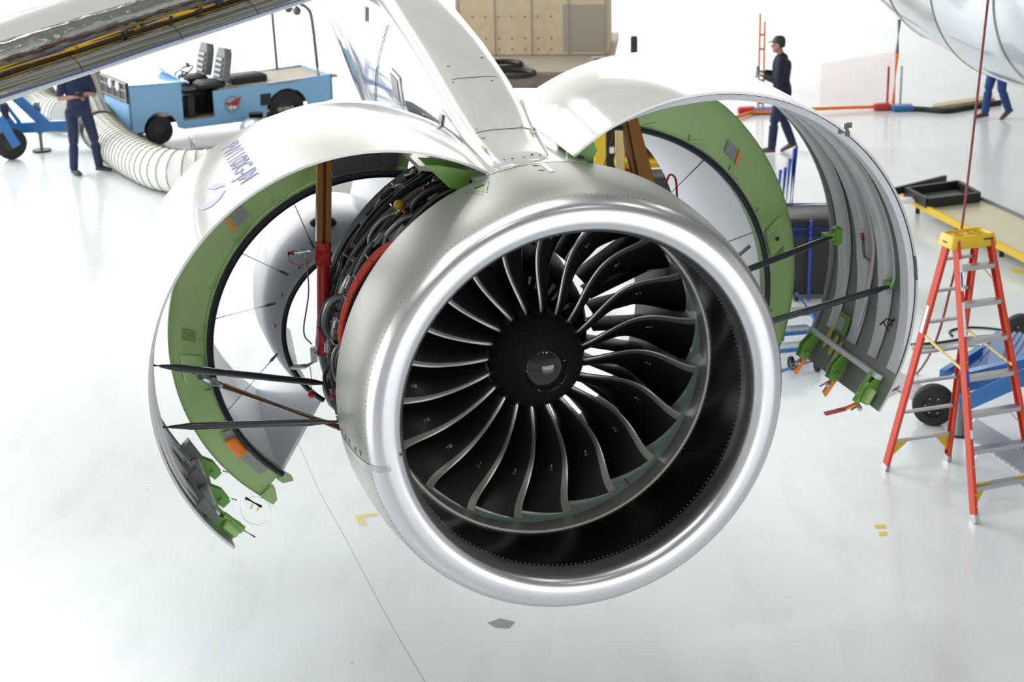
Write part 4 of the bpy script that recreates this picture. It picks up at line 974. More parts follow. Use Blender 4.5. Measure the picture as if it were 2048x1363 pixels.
mb = MB(); pL_ = gp(1640, 216); H_ = .98; nx, nz_ = 46, 26; d = pR-pL_
for i in range(nx+1): a_ = pL_+d*i/nx; hh = H_*(.80+.2*i/nx); mb.bar(a_+ZZ*.05, a_+ZZ*hh, .0024, .0024)
for j in range(nz_+1): z = .05+(H_-.05)*j/nz_; mb.bar(pL_+ZZ*z*.80, pR+ZZ*z, .0024, .0024)
tag(mb.build('safety_net', 'net_mesh', smooth=0), 'thin orange safety netting left of the tall barrier post', 'netting')

# ---------------------------------------------------------------- crate on brown flatbed
ca, cb_ = gp(985, 116, 0), gp(1218, 112, 0)
Z0 = .78
ca, cb_ = gp(912, 112, Z0), gp(1217, 110, Z0)
fb = thing('flatbed_trailer', 'low brown flatbed trailer carrying a plywood crate', 'trailer', (gp(1050, 190)))
a0_, b0_ = gp(905, 150, Z0-.02), gp(1212, 128, Z0-.02); dx_ = nrm(cb_-ca); dy_ = nrm(np.cross(ZZ, dx_))
L_t = np.linalg.norm(cb_-ca)
mb = MB(); mb.box(ca+dx_*(L_t/2-.15)+dy_*.5-ZZ*.06, (L_t+.5, 4.6, .12), (dx_, dy_, ZZ)); mb.build('trailer_bed', 'tan_deck', fb)
mb = MB(); mb.box(ca+dx_*(L_t/2-.1)-dy_*1.87-ZZ*.13, (L_t+.6, .12, .22), (dx_, dy_, ZZ)); mb.build('side_board', 'brown_deck', fb)
mb = MB(); mb.box(ca+dx_*(L_t/2-.1)-dy_*1.6-ZZ*.46, (L_t+.2, .5, .40), (dx_, dy_, ZZ)); mb.box(ca+dx_*(L_t/2-.1)+dy_*.8-ZZ*.55, (L_t-.4, 2.6, .4), (dx_, dy_, ZZ)); mb.build('trailer_skirt', 'brown_deck', fb)
for k in range(3): 
    for sy in (-1.3, 1.9): wheel(fb, ca+dx_*(.4+1.1*k)+dy_*sy*.9-ZZ*(Z0-.2), dy_, .2, .14)
for k, (x, y) in enumerate(((1005, 134), (1030, 152))):
    p = gp(x, y, Z0)+ZZ*.046; mb = MB(); mb.tube([p+V3(.34*math.cos(t), .34*math.sin(t), 0) for t in np.linspace(0, 2*PI, 28, endpoint=False)], .045, 8, loop=True)
    tag(mb.build('rubber_ring', 'black'), ('upper' if k == 0 else 'lower')+' black rubber ring on the flatbed trailer', 'ring')
cr_ = thing('plywood_crate', 'tall pale plywood crate behind the pylon', 'crate', ca)
cw = L_t; mb = MB(); cc = ca+dx_*cw/2+dy_*.85+ZZ*1.25; mb.rbox(cc, (cw, 1.7, 2.5), (dx_, dy_, ZZ), .015); mb.build('crate_box', 'plywood', cr_)
mb = MB()
for k in range(5): mb.box(ca+dx_*cw*(.02+.24*k)-dy_*.012+ZZ*1.25, (.02, .02, 2.5), (dx_, dy_, ZZ))
mb.build('panel_joint', 'tan_deck', cr_)
mb = MB()
for x in np.linspace(.03, .97, 12):
    for z in (.12, .32, .72): mb.disc(ca+dx_*cw*x-dy_*.002+ZZ*z, -dy_, .016, .006, 7)
mb.build('crate_screw', 'dot_dark', cr_)
mb = MB(); mb.box(ca+dx_*cw*.84-dy_*.006+ZZ*.5, (cw*.27, .008, .86), (dx_, dy_, ZZ)); mb.build('panel_patch', 'tan_deck', cr_)
# silver slab and dark post right of the crate
sl = gp(1245, 119, .85); mb = MB(); mb.rbox(sl, (1.2, .3, .08), b=.02)
for k in range(5): mb.tube([sl+V3(-.55+.05*k, -.2, .08), sl+V3(-.45+.05*k, .1, .02)], .02, 6)
mb.box(sl-ZZ*.45, (.9, .2, .82)); tag(mb.build('silver_rack', 'alu'), 'silver metal rack beside the crate behind the right cowl door', 'rack')
mb = MB(); p = gp(1268, 106, 1.0); mb.box(p+ZZ*-.35, (.09, .08, 1.3)); mb.rbox(p+ZZ*.12, (.12, .1, .36), b=.02); tag(mb.build('bollard', 'tube_dark'), 'small dark upright post right of the plywood crate', 'post')

# ---------------------------------------------------------------- yellow engine stand seen under the right door
es = gp(1260, 350); st_ = thing('engine_stand', 'yellow frame stand with dark equipment behind the right cowl door', 'stand', es)
def up(x, y0, y1, w, mt, nm, dep=0.0):
    p = gp(x, y0)+V3(0, dep, 0); Z = (p-CAM)@FWD; h = (y0-y1)/(F_PX/Z)/.95; mb = MB(); mb.box(p+ZZ*h/2, (w, w, h)); return mb.build(nm, mt, st_)
up(1200, 372, 225, .17, 'yellow', 'stand_post'); up(1240, 366, 238, .13, 'yellow_pale', 'stand_post'); up(1397, 372, 190, .13, 'yellow_pale', 'stand_post', .3)
mb = MB(); p = gp(1222, 360); mb.rbox(p+ZZ*.46+V3(0, .5, 0), (.62, .5, .9), b=.04); mb.build('dark_cabinet', 'black', st_)
mb = MB(); mb.rbox(gp(1224, 300, .55)+V3(0, .0, 0), (.07, .03, .10), b=.01); mb.build('cabinet_label', 'white_plain', st_)
mb = MB(); mb.tube([gp(1255, 352), gp(1255, 352)+ZZ*.75], .09, 12); mb.build('red_bottle', 'red', st_)
mb = MB(); p = gp(1300, 350); mb.rbox(p+ZZ*.26, (1.1, .9, .10), b=.02); mb.build('stand_deck', 'yellow', st_)
mb = MB(); mb.rbox(p+ZZ*.62+V3(-.02, .3, 0), (.62, .4, .5), b=.06); mb.build('orange_case', 'amber', st_)
mb = MB(); mb.ball(p+ZZ*.45+V3(.05, -.1, 0), .26, 16, 8, (1, 1, .4)); mb.build('tyre_tray', 'black', st_)
mb = MB(); mb.rbox(gp(1320, 385)+ZZ*.15, (.9, .6, .28), b=.03); mb.build('stand_base', 'tube_dark', st_)

# ---------------------------------------------------------------- blue-framed black cart, blue steps, tall blue rails
cp = gp(1612, 606); ct = thing('framed_cart', 'black box cart in a dark blue frame behind the right cowl door', 'cart', cp)
mb = MB(); mb.rbox(cp+V3(.25, .45, .52), (1.05, .7, .9), b=.02); mb.build('cart_box', 'black', ct)
mb = MB(); z = .98; c = cp+V3(.25, .0, 0)
for dx in (-.22, .42): mb.tube([c+V3(dx, .02, 0.03), c+V3(dx, .02, z)], .018, 8)
for dx in (-.5, .52): mb.tube([c+V3(dx, .8, 0.03), c+V3(dx, .8, z+.1)], .018, 8)
for zz in (.80, .88): mb.tube([c+V3(-.5, .02, zz), c+V3(.55, .02, zz)], .018, 8)
mb.tube([c+V3(-.5, .8, z), c+V3(.55, .8, z)], .018, 8); mb.build('cart_frame', 'cobalt', ct)
for dx, dy in ((-.2, .1), (.5, .1), (-.2, .8), (.5, .8)): wheel(ct, cp+V3(dx+.1, dy, .06), (1, 0, 0), .06, .04)
r0 = gp(1563, 500)
rk = thing('rail_rack', 'tall dark blue upright rods standing behind the green reverser frame', 'rack', r0)
for x, h in ((1548, .95), (1558, .98), (1566, 1.12), (1574, 1.25), (1578, 1.28)):
    p = gp(x, 482 if x < 1560 else 486); mb = MB(); mb.tube([p, p+ZZ*h+RT0*.06], .022, 8); mb.build('upright_rod', 'cobalt', rk)
mb = MB(); p = gp(1563, 486); mb.box(p+ZZ*.04, (.4, .4, .08)); mb.build('rack_base', 'cobalt', rk)
s0_ = gp(1598, 722); ss = thing('step_stool', 'small blue step stool with perforated treads below the black cart', 'step stool', s0_)
for k, (x, y, Z) in enumerate(((1602, 622, 18.6), (1590, 660, 18.3), (1578, 694, 18.0))):
    p = ap(x, y, Z); mb = MB(); mb.rbox(p, (.34, .22, .04), (nrm(V3(1, .2, 0)), nrm(V3(-.2, 1, 0)), ZZ), .008); tdd = mb.build('tread', 'cart_blue', ss)
    mb = MB(); mb.box(p+ZZ*.021, (.30, .18, .004), (nrm(V3(1, .2, 0)), nrm(V3(-.2, 1, 0)), ZZ)); mb.build('grip_plate', 'perforated_metal', tdd)
mb = MB()
for dx in (-.17, .17):
    a_, b_ = ap(1578, 704, 18.0)+RT0*dx, ap(1602, 628, 18.6)+RT0*dx; mb.bar(V3(a_[0], a_[1], a_[2]-.05), b_, .03, .06); mb.tube([b_, V3(b_[0]+.0, b_[1]+.1, .06)], .016, 7); mb.tube([a_, V3(a_[0], a_[1], .1)], .016, 7)
mb.tube([ap(1592, 585, 18.3), ap(1620, 622, 18.3), ap(1640, 660, 18.2)], .016, 7); mb.tube([gp(1562, 742, .12), gp(1645, 715, .14)], .018, 7)
mb.build('stool_frame', 'cart_blue', ss)
for x, y in ((1582, 738), (1634, 742), (1610, 715)): wheel(ss, gp(x, y)+ZZ*.07, (1, .2, 0), .07, .045)

# ---------------------------------------------------------------- flexible ducts
def duct(P, r, pitch, name, label, part=None):
    pts = smoothpath(P, 10); L = [0]
    for a_, b_ in zip(pts[:-1], pts[1:]): L.append(L[-1]+np.linalg.norm(b_-a_))
    n = int(L[-1]/pitch)*6; q = []; rr_ = []
    for i in range(n+1):
        t = L[-1]*i/n; q.append(V3(*[np.interp(t, L, [p[k] for p in pts]) for k in range(3)])); ph = (i % 6)/6; rr_.append(r*(1.0 if ph == 0 else .975-.02*math.sin(PI*ph)))
    th_ = thing(name, label, 'duct hose', P[0]); mb = MB(); mb.tube(q, rr_, 22); b_ = mb.build('duct_skin', 'duct_fabric', th_, smooth=60)
    mb = MB(); rings = []
    for i in range(0, n+1, 6):
        d = nrm(q[min(i+1, n)]-q[max(i-1, 0)]); a, b, _ = frame(d); mb.tube([q[i]+(a*math.cos(t)+b*math.sin(t))*r*1.005 for t in np.linspace(0, 2*PI, 20, endpoint=False)], .0075, 4, loop=True)
    mb.build('wire_spiral', 'duct_wire', th_); return th_, q
r_d = .33
_, q = duct([gp(x, y, r_d) for x, y in ((204, 262), (245, 300), (300, 330), (350, 342), (400, 343), (450, 338), (520, 334), (600, 340), (690, 355))], r_d, .145, 'flexible_duct', 'long ribbed white air duct on the floor between man and engine')
_, q2 = duct([gp(160, 130, .33), gp(176, 180, .33), gp(188, 222, .33), gp(203, 260, .33)], .33, .13, 'flexible_duct', 'shorter ribbed white air duct running up behind the standing man')
mb = MB(); d = nrm(q[1]-q[0]); mb.tube([q[0]-d*.03, q[0]+d*.05], r_d*1.03, 28); tag(mb.build('duct_clamp', 'black'), 'black clamp band joining the two white ducts', 'clamp')
_, q3 = duct([gp(60, 215)+ZZ*.45, gp(80, 232)+ZZ*.42, gp(92, 250)+ZZ*.36, gp(110, 262)+ZZ*.34, gp(135, 268)+ZZ*.33], .30, .10, 'flexible_duct', 'grey-shaded ribbed duct behind the blue cart at far left')
mb = MB(); P = [gp(380, 300)+ZZ*.13, gp(430, 296)+ZZ*.13, gp(500, 288)+ZZ*.13, gp(560, 284)+ZZ*.13]; mb.tube(smoothpath(P, 5), .13, 18); tag(mb.build('white_pipe', 'white_plain'), 'smooth white pipe on the floor in front of the blue tractor', 'pipe')

# ---------------------------------------------------------------- blue tow tractor
fc_ = gp(325, 290); rc_ = gp(578, 256); tx = nrm(rc_-fc_); ty = nrm(np.cross(ZZ, tx))     # ty points away from the camera
if ty[1] < 0: ty = -ty
tug = thing('tow_tractor', 'pale blue open tow tractor with two black seats', 'tractor', fc_)
def T_(x, y, z): return fc_+tx*x+ty*y+ZZ*z
WBASE = np.linalg.norm(rc_-fc_); TW = 1.25; X0, X1 = -.52, WBASE+.88
def panel(pts, y, th, mt, name, parent=tug, label=None):
    mb = MB(); mb.poly([T_(x, y, z) for x, z in pts], ty, th); return mb.build(name, mt, parent, label)
def arch(cx_, r, n=9, z0=.24, a0=180, a1=0): return [(cx_+r*math.cos(math.radians(a)), z0+r*math.sin(math.radians(a))*1.0) for a in np.linspace(a0, a1, n)]
for y, nm in ((0, 'side_panel'), (TW-.03, 'side_panel')):
    panel([(X0, .24), ]+arch(0, .30, 9, .26)+[(.41, .22), (.41, .98), (.38, 1.0), (X0, 1.04)], y, .03, 'tug_blue', nm)
    panel([(.41, .22), (.97, .22), (.97, .36), (.41, .36)], y, .03, 'tug_blue', nm)
    panel([(.97, .22), (WBASE-.40, .22)]+arch(WBASE, .40, 11, .30)+[(WBASE+.42, .34), (X1, .40), (X1, .86), (.97, .80)], y, .03, 'tug_blue', nm)
mb = MB(); mb.box(T_(X0+.02, TW/2, .56), (.04, TW, .62), (tx, ty, ZZ)); mb.build('front_panel', 'tug_blue', tug, 'pale blue front panel')
mb = MB(); mb.box(T_(X0+.0, TW/2, .93), (.05, TW, .34), (tx, ty, ZZ)); gr = mb.build('front_grille', 'black', tug, 'black grille with round lamps')
mb = MB()
for z in (.80, .97, 1.09): mb.box(T_(X0-.03, TW/2, z), (.02, TW, .012), (tx, ty, ZZ))
for k in range(5): mb.box(T_(X0-.03, .02+TW*.245*k, .93), (.02, .012, .32), (tx, ty, ZZ))
mb.build('grille_bar', 'alu', gr)
for y in (.35, .72):
    mb = MB(); mb.disc(T_(X0-.03, y, 1.01), -tx, .075, .03, 18); mb.build('headlamp', 'glass_lamp', gr)
mb = MB(); mb.poly([T_(X0, 0, 1.03), T_(.52, 0, .99), T_(.52, TW, .99), T_(X0, TW, 1.03)], ZZ, .03)
mb.poly([T_(.45, 0, 1.0), T_(.56, 0, .98), T_(.56, TW, .98), T_(.45, TW, 1.14), T_(.40, TW*.5, 1.10)], ZZ, .02); mb.build('hood', 'tug_blue', tug, 'pale blue bonnet')
mb = MB(); mb.box(T_((.55+WBASE)/2, TW/2, .34), (WBASE-.3, TW-.08, .06), (tx, ty, ZZ)); mb.build('cab_floor', 'tan_deck', tug)
mb = MB(); mb.box(T_(.85, TW*.60, .62), (.5, .8, .36), (tx, ty, ZZ)); mb.rbox(T_(.62, .3, .55), (.18, .3, .4), (tx, ty, ZZ), .03)
for k in range(5): mb.tube([T_(.55+.1*k, .2, .45), T_(.58+.1*k, .2, .75)], .05, 8)
mb.build('engine_block', 'dark_core', tug)
mb = MB(); mb.box(T_(WBASE-.1, TW/2, .80), (WBASE-1.0+.9, TW-.1, .05), (tx, ty, ZZ)); mb.build('rear_deck', 'tan_deck', tug)
mb = MB(); mb.box(T_(X1-.02, TW/2, .63), (.04, TW, .46), (tx, ty, ZZ)); mb.build('rear_panel', 'tug_blue', tug)
mb = MB(); mb.rbox(T_(1.75, .45, .88), (.65, .5, .15), (tx, ty, ZZ), .03); mb.build('rear_cushion', 'black', tug)
for x, y in ((1.02, .28), (1.0, 1.02)):
    mb = MB(); mb.rbox(T_(x, y, .88), (.46, .42, .13), (tx, ty, ZZ), .04); sx = mb.build('seat', 'black', tug)
    mb = MB(); ax2 = nrm(ZZ+tx*.22); ay2 = nrm(np.cross(ax2, ty)); rings = []
    for t, w in ((0, .40), (.1, .44), (.3, .44), (.46, .38), (.54, .26)):
        c = T_(x+.22, y, .93)+ax2*t; rings.append([c+ty*w/2*a_+ay2*b_ for a_, b_ in ((-1, -.05), (-.9, -.07), (.9, -.07), (1, -.05), (1, .05), (.9, .07), (-.9, .07), (-1, .05))])
    mb.rings(rings, caps=True); mb.build('seat_back', 'grey_plastic', sx)
    mb = MB()
    for k in range(4): c = T_(x+.15, y, 1.02+.09*k)+tx*.02*k; mb.rbox(c, (.03, .32, .07), (ay2, ty, ax2), .012)
    mb.build('seat_pad', 'tube_grey', sx)
mb = MB(); c = T_(.62, .40, 1.12); mb.tube([T_(.40, .40, .85), c], .018, 7); a_, b_, d_ = frame(nrm(ZZ*.75+tx*-.4)); mb.tube([c+(a_*math.cos(t)+b_*math.sin(t))*.18 for t in np.linspace(0, 2*PI, 22, endpoint=False)], .016, 6, loop=True); mb.bar(c-a_*.17, c+a_*.17, .03, .02); mb.build('steering_wheel', 'black', tug)
mb = MB(); mb.tube([T_(.50, .1, .98), T_(.58, .12, 1.22)], .012, 6); mb.rbox(T_(.6, .12, 1.27), (.03, .12, .09), (tx, ty, ZZ), .01); mb.build('mirror', 'black', tug)
# hoop with lamps
hx = WBASE+.36
mb = MB(); P = [T_(hx+.28, .05, .84), T_(hx+.22, .05, 1.8), T_(hx+.16, .10, 2.02), T_(hx+.02, .25, 2.12), T_(hx-.02, .8, 2.22), T_(hx-.05, 1.14, 2.16)]
mb.tube(smoothpath(P[:4], 6), .032, 8); mb.mi = 1; mb.tube([P[3], P[4], P[5]], .028, 8); mb.mi = 0; mb.tube([P[5], T_(hx+.0, 1.18, .84)], .028, 8)
hp2 = mb.build('roll_hoop', ['seal_grey', 'white_plain'], tug, 'tall dark hoop over the rear deck')
for t in (.12, .45, .8):
    mb = MB(); p = lerp(T_(hx+.08, .22, 1.95), T_(hx-.0, 1.1, 2.0), t); mb.ball(p, .075, 10, 7, (1, 1, 1.1)); mb.tube([p, p+ZZ*.16], .012, 6); mb.build('work_lamp', 'seal_grey', hp2)
# emblem, tank, step plate
mb = MB(); ec = T_(1.30, -.004, .54); mb.disc(ec, -ty, .145, .004, 28); mb.mi = 1; mb.disc(ec-ty*.004, -ty, .115, .004, 28)
mb.mi = 2; q_ = [(-.13, .05), (-.04, .03), (.02, .07), (.10, .09), (.17, .12), (.13, .04), (.10, -.02), (.05, -.05), (.0, -.03), (-.06, -.06), (-.09, -.01)]; mb.poly([ec-ty*.009+tx*x+ZZ*z for x, z in q_], -ty, .003)
mb.mi = 3; mb.disc(ec-ty*.010+tx*-.04-ZZ*.045, -ty, .032, .004, 10); mb.disc(ec-ty*.010+tx*.03-ZZ*.05, -ty, .03, .004, 10)
mb.build('round_emblem', ['placard', 'tug_blue', 'red', 'white_plain'], tug, 'round emblem with a red bird shape', smooth=0)
mb = MB(); mb.rbox(T_(1.92, -.003, .55), (.20, .012, .20), (tx, ty, ZZ), .004); mb.build('side_hatch', 'black', tug)
mb = MB(); mb.box(T_(WBASE-.05, -.004, .80), (.60, .006, .035), (tx, ty, ZZ)); mb.build('side_stripe', 'placard', tug)
wheel(tug, T_(0, .12, .235), ty, .235, .17); wheel(tug, T_(0, TW-.14, .235), ty, .235, .17)
wheel(tug, T_(WBASE, .12, .34), ty, .34, .22); wheel(tug, T_(WBASE, TW-.14, .34), ty, .34, .22)
mb = MB(); mb.bar(T_(.05, .1, .3), T_(.05, TW-.1, .3), .1, .1); mb.bar(T_(WBASE, .1, .34), T_(WBASE, TW-.1, .34), .12, .12); mb.bar(T_(-.4, TW/2, .32), T_(X1-.1, TW/2, .42), .5, .12); mb.bar(T_(X0-.25, TW/2, .3), T_(X0, TW/2, .3), .12, .08); mb.build('chassis', 'black', tug)
gl_ = gp(515, 278); mb = MB(); mb.ball(gl_+ZZ*.17, .30, 22, 12, (1, 1, .72)); mb.mi = 1; mb.tube([gl_+ZZ*.36, gl_+ZZ*.45], .12, 12)
tag(mb.build('white_dome_tank', ['aircraft_grey', 'black']), 'pale grey rounded tank under the blue tractor', 'tank')

# ---------------------------------------------------------------- blue cart at far left
k0 = gp(25, 318); lc = thing('tow_cart', 'bright blue tube-framed cart with black wheel at far left edge', 'cart', k0)
kx = nrm(V3(1, .12, 0)); ky = nrm(V3(-.12, 1, 0))
def K_(x, y, z): return k0+kx*x+ky*y+ZZ*z
wheel(lc, K_(0, 0, .26), nrm(V3(.5, -.9, 0)), .26, .14)
mb = MB(); mb.bar(K_(-.9, .5, .42), K_(1.05, .5, .42), .12, .17); mb.bar(K_(-.2, .5, 1.25), K_(.52, .5, .46), .10, .17); mb.bar(K_(-.5, .5, 1.3), K_(.0, .5, .46), .08, .08); mb.bar(K_(-.2, .5, 1.0), K_(.1, .5, .5), .06, .06)
mb.bar(K_(1.0, .5, .35), K_(.92, .5, 1.25), .05, .05); mb.bar(K_(.45, .5, 1.45), K_(.92, .5, 1.15), .03, .05); mb.bar(K_(-.9, .5, .9), K_(-.1, .5, .95), .08, .1); mb.build('cart_frame', 'cart_blue', lc)
mb = MB(); mb.bar(K_(-.12, -.12, .72), K_(.12, -.14, .24), .07, .14); mb.build('wheel_fork', 'cart_blue', lc)
mb = MB(); j = gp(84, 302)-ZZ*0; mb.tube([j+ZZ*.0, j+ZZ*.03], .16, 14); mb.tube([j+ZZ*.03, j+ZZ*.33], .028, 8); mb.tube([j+ZZ*.30, j+ZZ*.82], .05, 8); mb.build('jack_leg', 'tube_grey', lc, 'grey support jack')
mb = MB(); mb.tube([K_(-.05, .1, .65), K_(-.05, .1, .9)], .06, 10); mb.build('fork_swivel', 'black', lc)
# ---------------------------------------------------------------- people
def fused(mb, voxel=.014, it=6):
    """one continuous surface out of overlapping volumes"""
    me = bpy.data.meshes.new('fuse'); me.from_pydata(mb.v, [], mb.f)
    bm = bmesh.new(); bm.from_mesh(me); bmesh.ops.recalc_face_normals(bm, faces=bm.faces); bm.to_mesh(me); bm.free()
    ob = bpy.data.objects.new('fuse', me); COL.objects.link(ob)
    m1 = ob.modifiers.new('r', 'REMESH'); m1.mode = 'VOXEL'; m1.voxel_size = voxel
    m2 = ob.modifiers.new('s', 'SMOOTH'); m2.factor = .6; m2.iterations = it
    dg = bpy.context.evaluated_depsgraph_get(); dg.update(); r = bpy.data.meshes.new_from_object(ob.evaluated_get(dg))
    out = MB(); out.add([tuple(v.co) for v in r.vertices], [tuple(p.vertices) for p in r.polygons])
    bpy.data.objects.remove(ob); bpy.data.meshes.remove(me); bpy.data.meshes.remove(r); return out
def person(pos, fwd, label, J, shirt='navy', trousers='navy', shoe='black', cap=None, sleeve='long', hands='skin', look=None, held=None, scale=1.0):
    f = nrm(V3(fwd[0], fwd[1], 0)); l = nrm(np.cross(ZZ, f)); root = thing('person', label, 'person', pos)
    def X(p): return V3(pos)+(f*p[0]+l*p[1]+ZZ*p[2])*scale
    D = dict(pelvis=(0, 0, .95), belly=(0.01, 0, 1.10), chest=(.0, 0, 1.32), neck=(-.01, 0, 1.47), skull=(.01, 0, 1.57),
             hipL=(0, .10, .92), kneeL=(.03, .12, .50), ankL=(0, .12, .09), toeL=(.17, .14, .035), hipR=(0, -.10, .92), kneeR=(.03, -.12, .50), ankR=(0, -.12, .09), toeR=(.17, -.14, .035),
             shL=(-.01, .19, 1.41), elL=(-.02, .25, 1.13), wrL=(.1, .22, .9), shR=(-.01, -.19, 1.41), elR=(-.02, -.25, 1.13), wrR=(.1, -.22, .9))
    D.update(J)
    for s in 'LR':
        D['hand'+s] = tuple(V3(D['wr'+s])+nrm(V3(D['wr'+s])-V3(D['el'+s]))*.07)
    sc_ = scale; k_ = lambda *n: [X(D[i]) for i in n]
    def mixp(a, b, t): return X(D[a])*(1-t)+X(D[b])*t
    def limb(mb, pts, rad):
        pts = [V3(p) for p in pts]; rad = [r*sc_ for r in rad]
        P, R = [], []
        for i in range(len(pts)-1):
            for t in np.linspace(0, 1, 5, endpoint=False): P.append(pts[i]*(1-t)+pts[i+1]*t); R.append(rad[i]*(1-t)+rad[i+1]*t)
        P.append(pts[-1]); R.append(rad[-1]); mb.tube(P, R, 12)
        for p, r in zip(pts, rad): mb.ball(p, r, 12, 8)
    def torso(mb, grow, top=True):
        pv, bl, chst, nk = k_('pelvis', 'belly', 'chest', 'neck'); sl = nrm(X(D['shL'])-X(D['shR'])); hl = nrm(X(D['hipL'])-X(D['hipR'])) if 'hipL' in D else l
        rows = [(pv-ZZ*.10, .135, .100, hl), (pv-ZZ*.03, .160, .118, hl), (pv+ZZ*.06, .152, .108, hl), (bl, .138, .100, l), (bl*.5+chst*.5, .155, .110, sl), (chst+ZZ*.0, .178, .118, sl), (chst+ZZ*.07, .172, .108, sl), (nk-ZZ*.05, .11, .080, sl), (nk-ZZ*.0, .062, .062, sl)]
        if not top: rows = rows[:3]
        rings = []
        for c, w_, d_, sd in rows:
            fd = nrm(np.cross(sd, ZZ)); rings.append([c+(sd*math.cos(t)*(w_+grow)+fd*math.sin(t)*(d_+grow))*sc_ for t in np.linspace(0, 2*PI, 24, endpoint=False)])
        mb.rings(rings, caps=True)
    pre = MB(); torso(pre, -.012)
    for s in 'LR':
        limb(pre, k_('hip'+s, 'knee'+s), [.082, .055]); limb(pre, [mixp('knee'+s, 'ank'+s, 0), mixp('knee'+s, 'ank'+s, .35), X(D['ank'+s])], [.054, .055, .038])
        limb(pre, [X(D['sh'+s]), X(D['el'+s]), mixp('el'+s, 'wr'+s, .3), X(D['wr'+s])], [.056, .040, .040, .027]); limb(pre, [X(D['chest'])+ZZ*.05, X(D['sh'+s])], [.075, .058])
    limb(pre, k_('neck', 'skull'), [.058, .055])
    body = fused(pre, .016)
    # head: face forward along look
    lk = nrm(V3(look)) if look is not None else f; ll = nrm(np.cross(ZZ, lk)); lu = nrm(np.cross(lk, ll)); hc = X(D['skull'])+lu*.075*sc_+lk*.012
    prof = [(-.115, .030, .035, .045), (-.10, .048, .05, .035), (-.07, .062, .072, .022), (-.03, .071, .083, .010), (.01, .075, .092, .0), (.05, .074, .092, -.006), (.085, .060, .075, -.008), (.108, .036, .045, -.008), (.116, .008, .01, -.008)]
    rings = [[hc+lu*z*sc_+ll*w*math.cos(t)*sc_+lk*(d*math.sin(t)+o)*sc_ for t in np.linspace(0, 2*PI, 20, endpoint=False)] for z, w, d, o in prof]
    body.rings(rings, caps=True)
    body.ball(hc+lk*.098*sc_-lu*.022, .016*sc_, 8, 6, (1, 1.2, 1.5), (ll, lk, lu)); body.ball(hc+lk*.083*sc_-lu*.062, .016*sc_, 8, 5, (1.5, .6, .5), (ll, lk, lu))
    for sg in (-1, 1): body.ball(hc+ll*.076*sg*sc_-lu*.01-lk*.005, .024*sc_, 8, 6, (.4, .8, 1.3), (ll, lk, lu)); body.ball(hc+ll*.028*sg*sc_+lk*.084*sc_+lu*.008, .013*sc_, 8, 6, (1.2, .6, .7), (ll, lk, lu))
    body.mi = 1
    for s in 'LR':
        w, e = X(D['wr'+s]), X(D['el'+s]); d = nrm(w-e); side = nrm(np.cross(d, ZZ)) if abs(d[2]) < .9 else l; nv = np.cross(side, d); k = X(D['hand'+s])
        body.ball(k-d*.01, .04*sc_, 10, 7, (.95, .45, 1.15), (side, nv, d))
        for j, (off, ln_) in enumerate(((-.030, .062), (-.010, .072), (.010, .068), (.028, .052))):
            b0 = k+side*off+d*.025; b1 = b0+d*ln_*.5-nv*.012; b2 = b1+d*ln_*.25-nv*.026; b3 = b2-d*.004-nv*.020; body.tube([b0, b1, b2, b3], [.0095, .009, .008, .006], 7)
        t0 = k-side*.028-d*.022; body.tube([t0, t0-side*.022+d*.018-nv*.01, t0-side*.022+d*.045-nv*.028], [.011, .010, .007], 7)
    body.build('body', ['skin', hands], root, smooth=80)
    # shirt or jacket
    mb = MB(); torso(mb, .030)
    for s in 'LR':
        limb(mb, [X(D['chest'])+ZZ*.05, X(D['sh'+s])], [.088, .074])
        if sleeve == 'long': limb(mb, [X(D['sh'+s]), X(D['el'+s]), mixp('el'+s, 'wr'+s, .93)], [.080, .068, .048])
        else: limb(mb, [X(D['sh'+s]), mixp('sh'+s, 'el'+s, .78)], [.074, .064])
    if sleeve == 'long': limb(mb, [X(D['neck'])-ZZ*.03, X(D['neck'])+ZZ*.01], [.078, .068])
    fused(mb, .016, 4).build('jacket' if sleeve == 'long' else 'shirt', shirt, root, smooth=80)
    mb = MB(); torso(mb, .004, False)
    for s in 'LR': limb(mb, k_('hip'+s, 'knee'+s), [.102, .076]); limb(mb, [X(D['knee'+s]), mixp('knee'+s, 'ank'+s, .94)], [.076, .066])
    fused(mb, .016, 4).build('trousers', trousers, root, smooth=80)
    mb = MB(); pc = X(D['pelvis'])+ZZ*.07*sc_; mb.tube([pc+f*.125*sc_*math.cos(t)+l*.165*sc_*math.sin(t) for t in np.linspace(0, 2*PI, 24, endpoint=False)], .016, 6, loop=True); mb.build('belt', 'black', root)
    for s in 'LR':
        a_, t_ = X(D['ank'+s]), X(D['toe'+s]); d = nrm(t_-a_+ZZ*.045); d = nrm(t_-V3(a_[0], a_[1], a_[2]-.055)); upv = nrm(ZZ-d*(ZZ@d)); sd = np.cross(upv, d); h = a_-upv*.055-d*.06
        sh = MB(); rings = []
        for x, w, hh in ((0, .028, .05), (.02, .036, .075), (.08, .040, .085), (.15, .046, .062), (.22, .046, .045), (.265, .034, .034), (.285, .012, .02)):
            rings.append([h+d*x+sd*w*math.cos(t)+upv*(max(-.0, math.sin(t))*hh-.012*(math.sin(t) < 0)) for t in np.linspace(0, 2*PI, 14, endpoint=False)])
        sh.rings(rings, caps=True); sh.build('shoe', shoe, root)
    hm = MB(); rings = [[hc+lu*z*sc_+ll*w*math.cos(t)*sc_+lk*(d*math.sin(t)+o)*sc_ for t in np.linspace(0, 2*PI, 20, endpoint=False)] for z, w, d, o in ((-.03, .068, .06, -.034), (.0, .076, .07, -.030), (.04, .081, .086, -.018), (.085, .068, .083, -.010), (.112, .042, .052, -.008), (.122, .008, .01, -.008))]
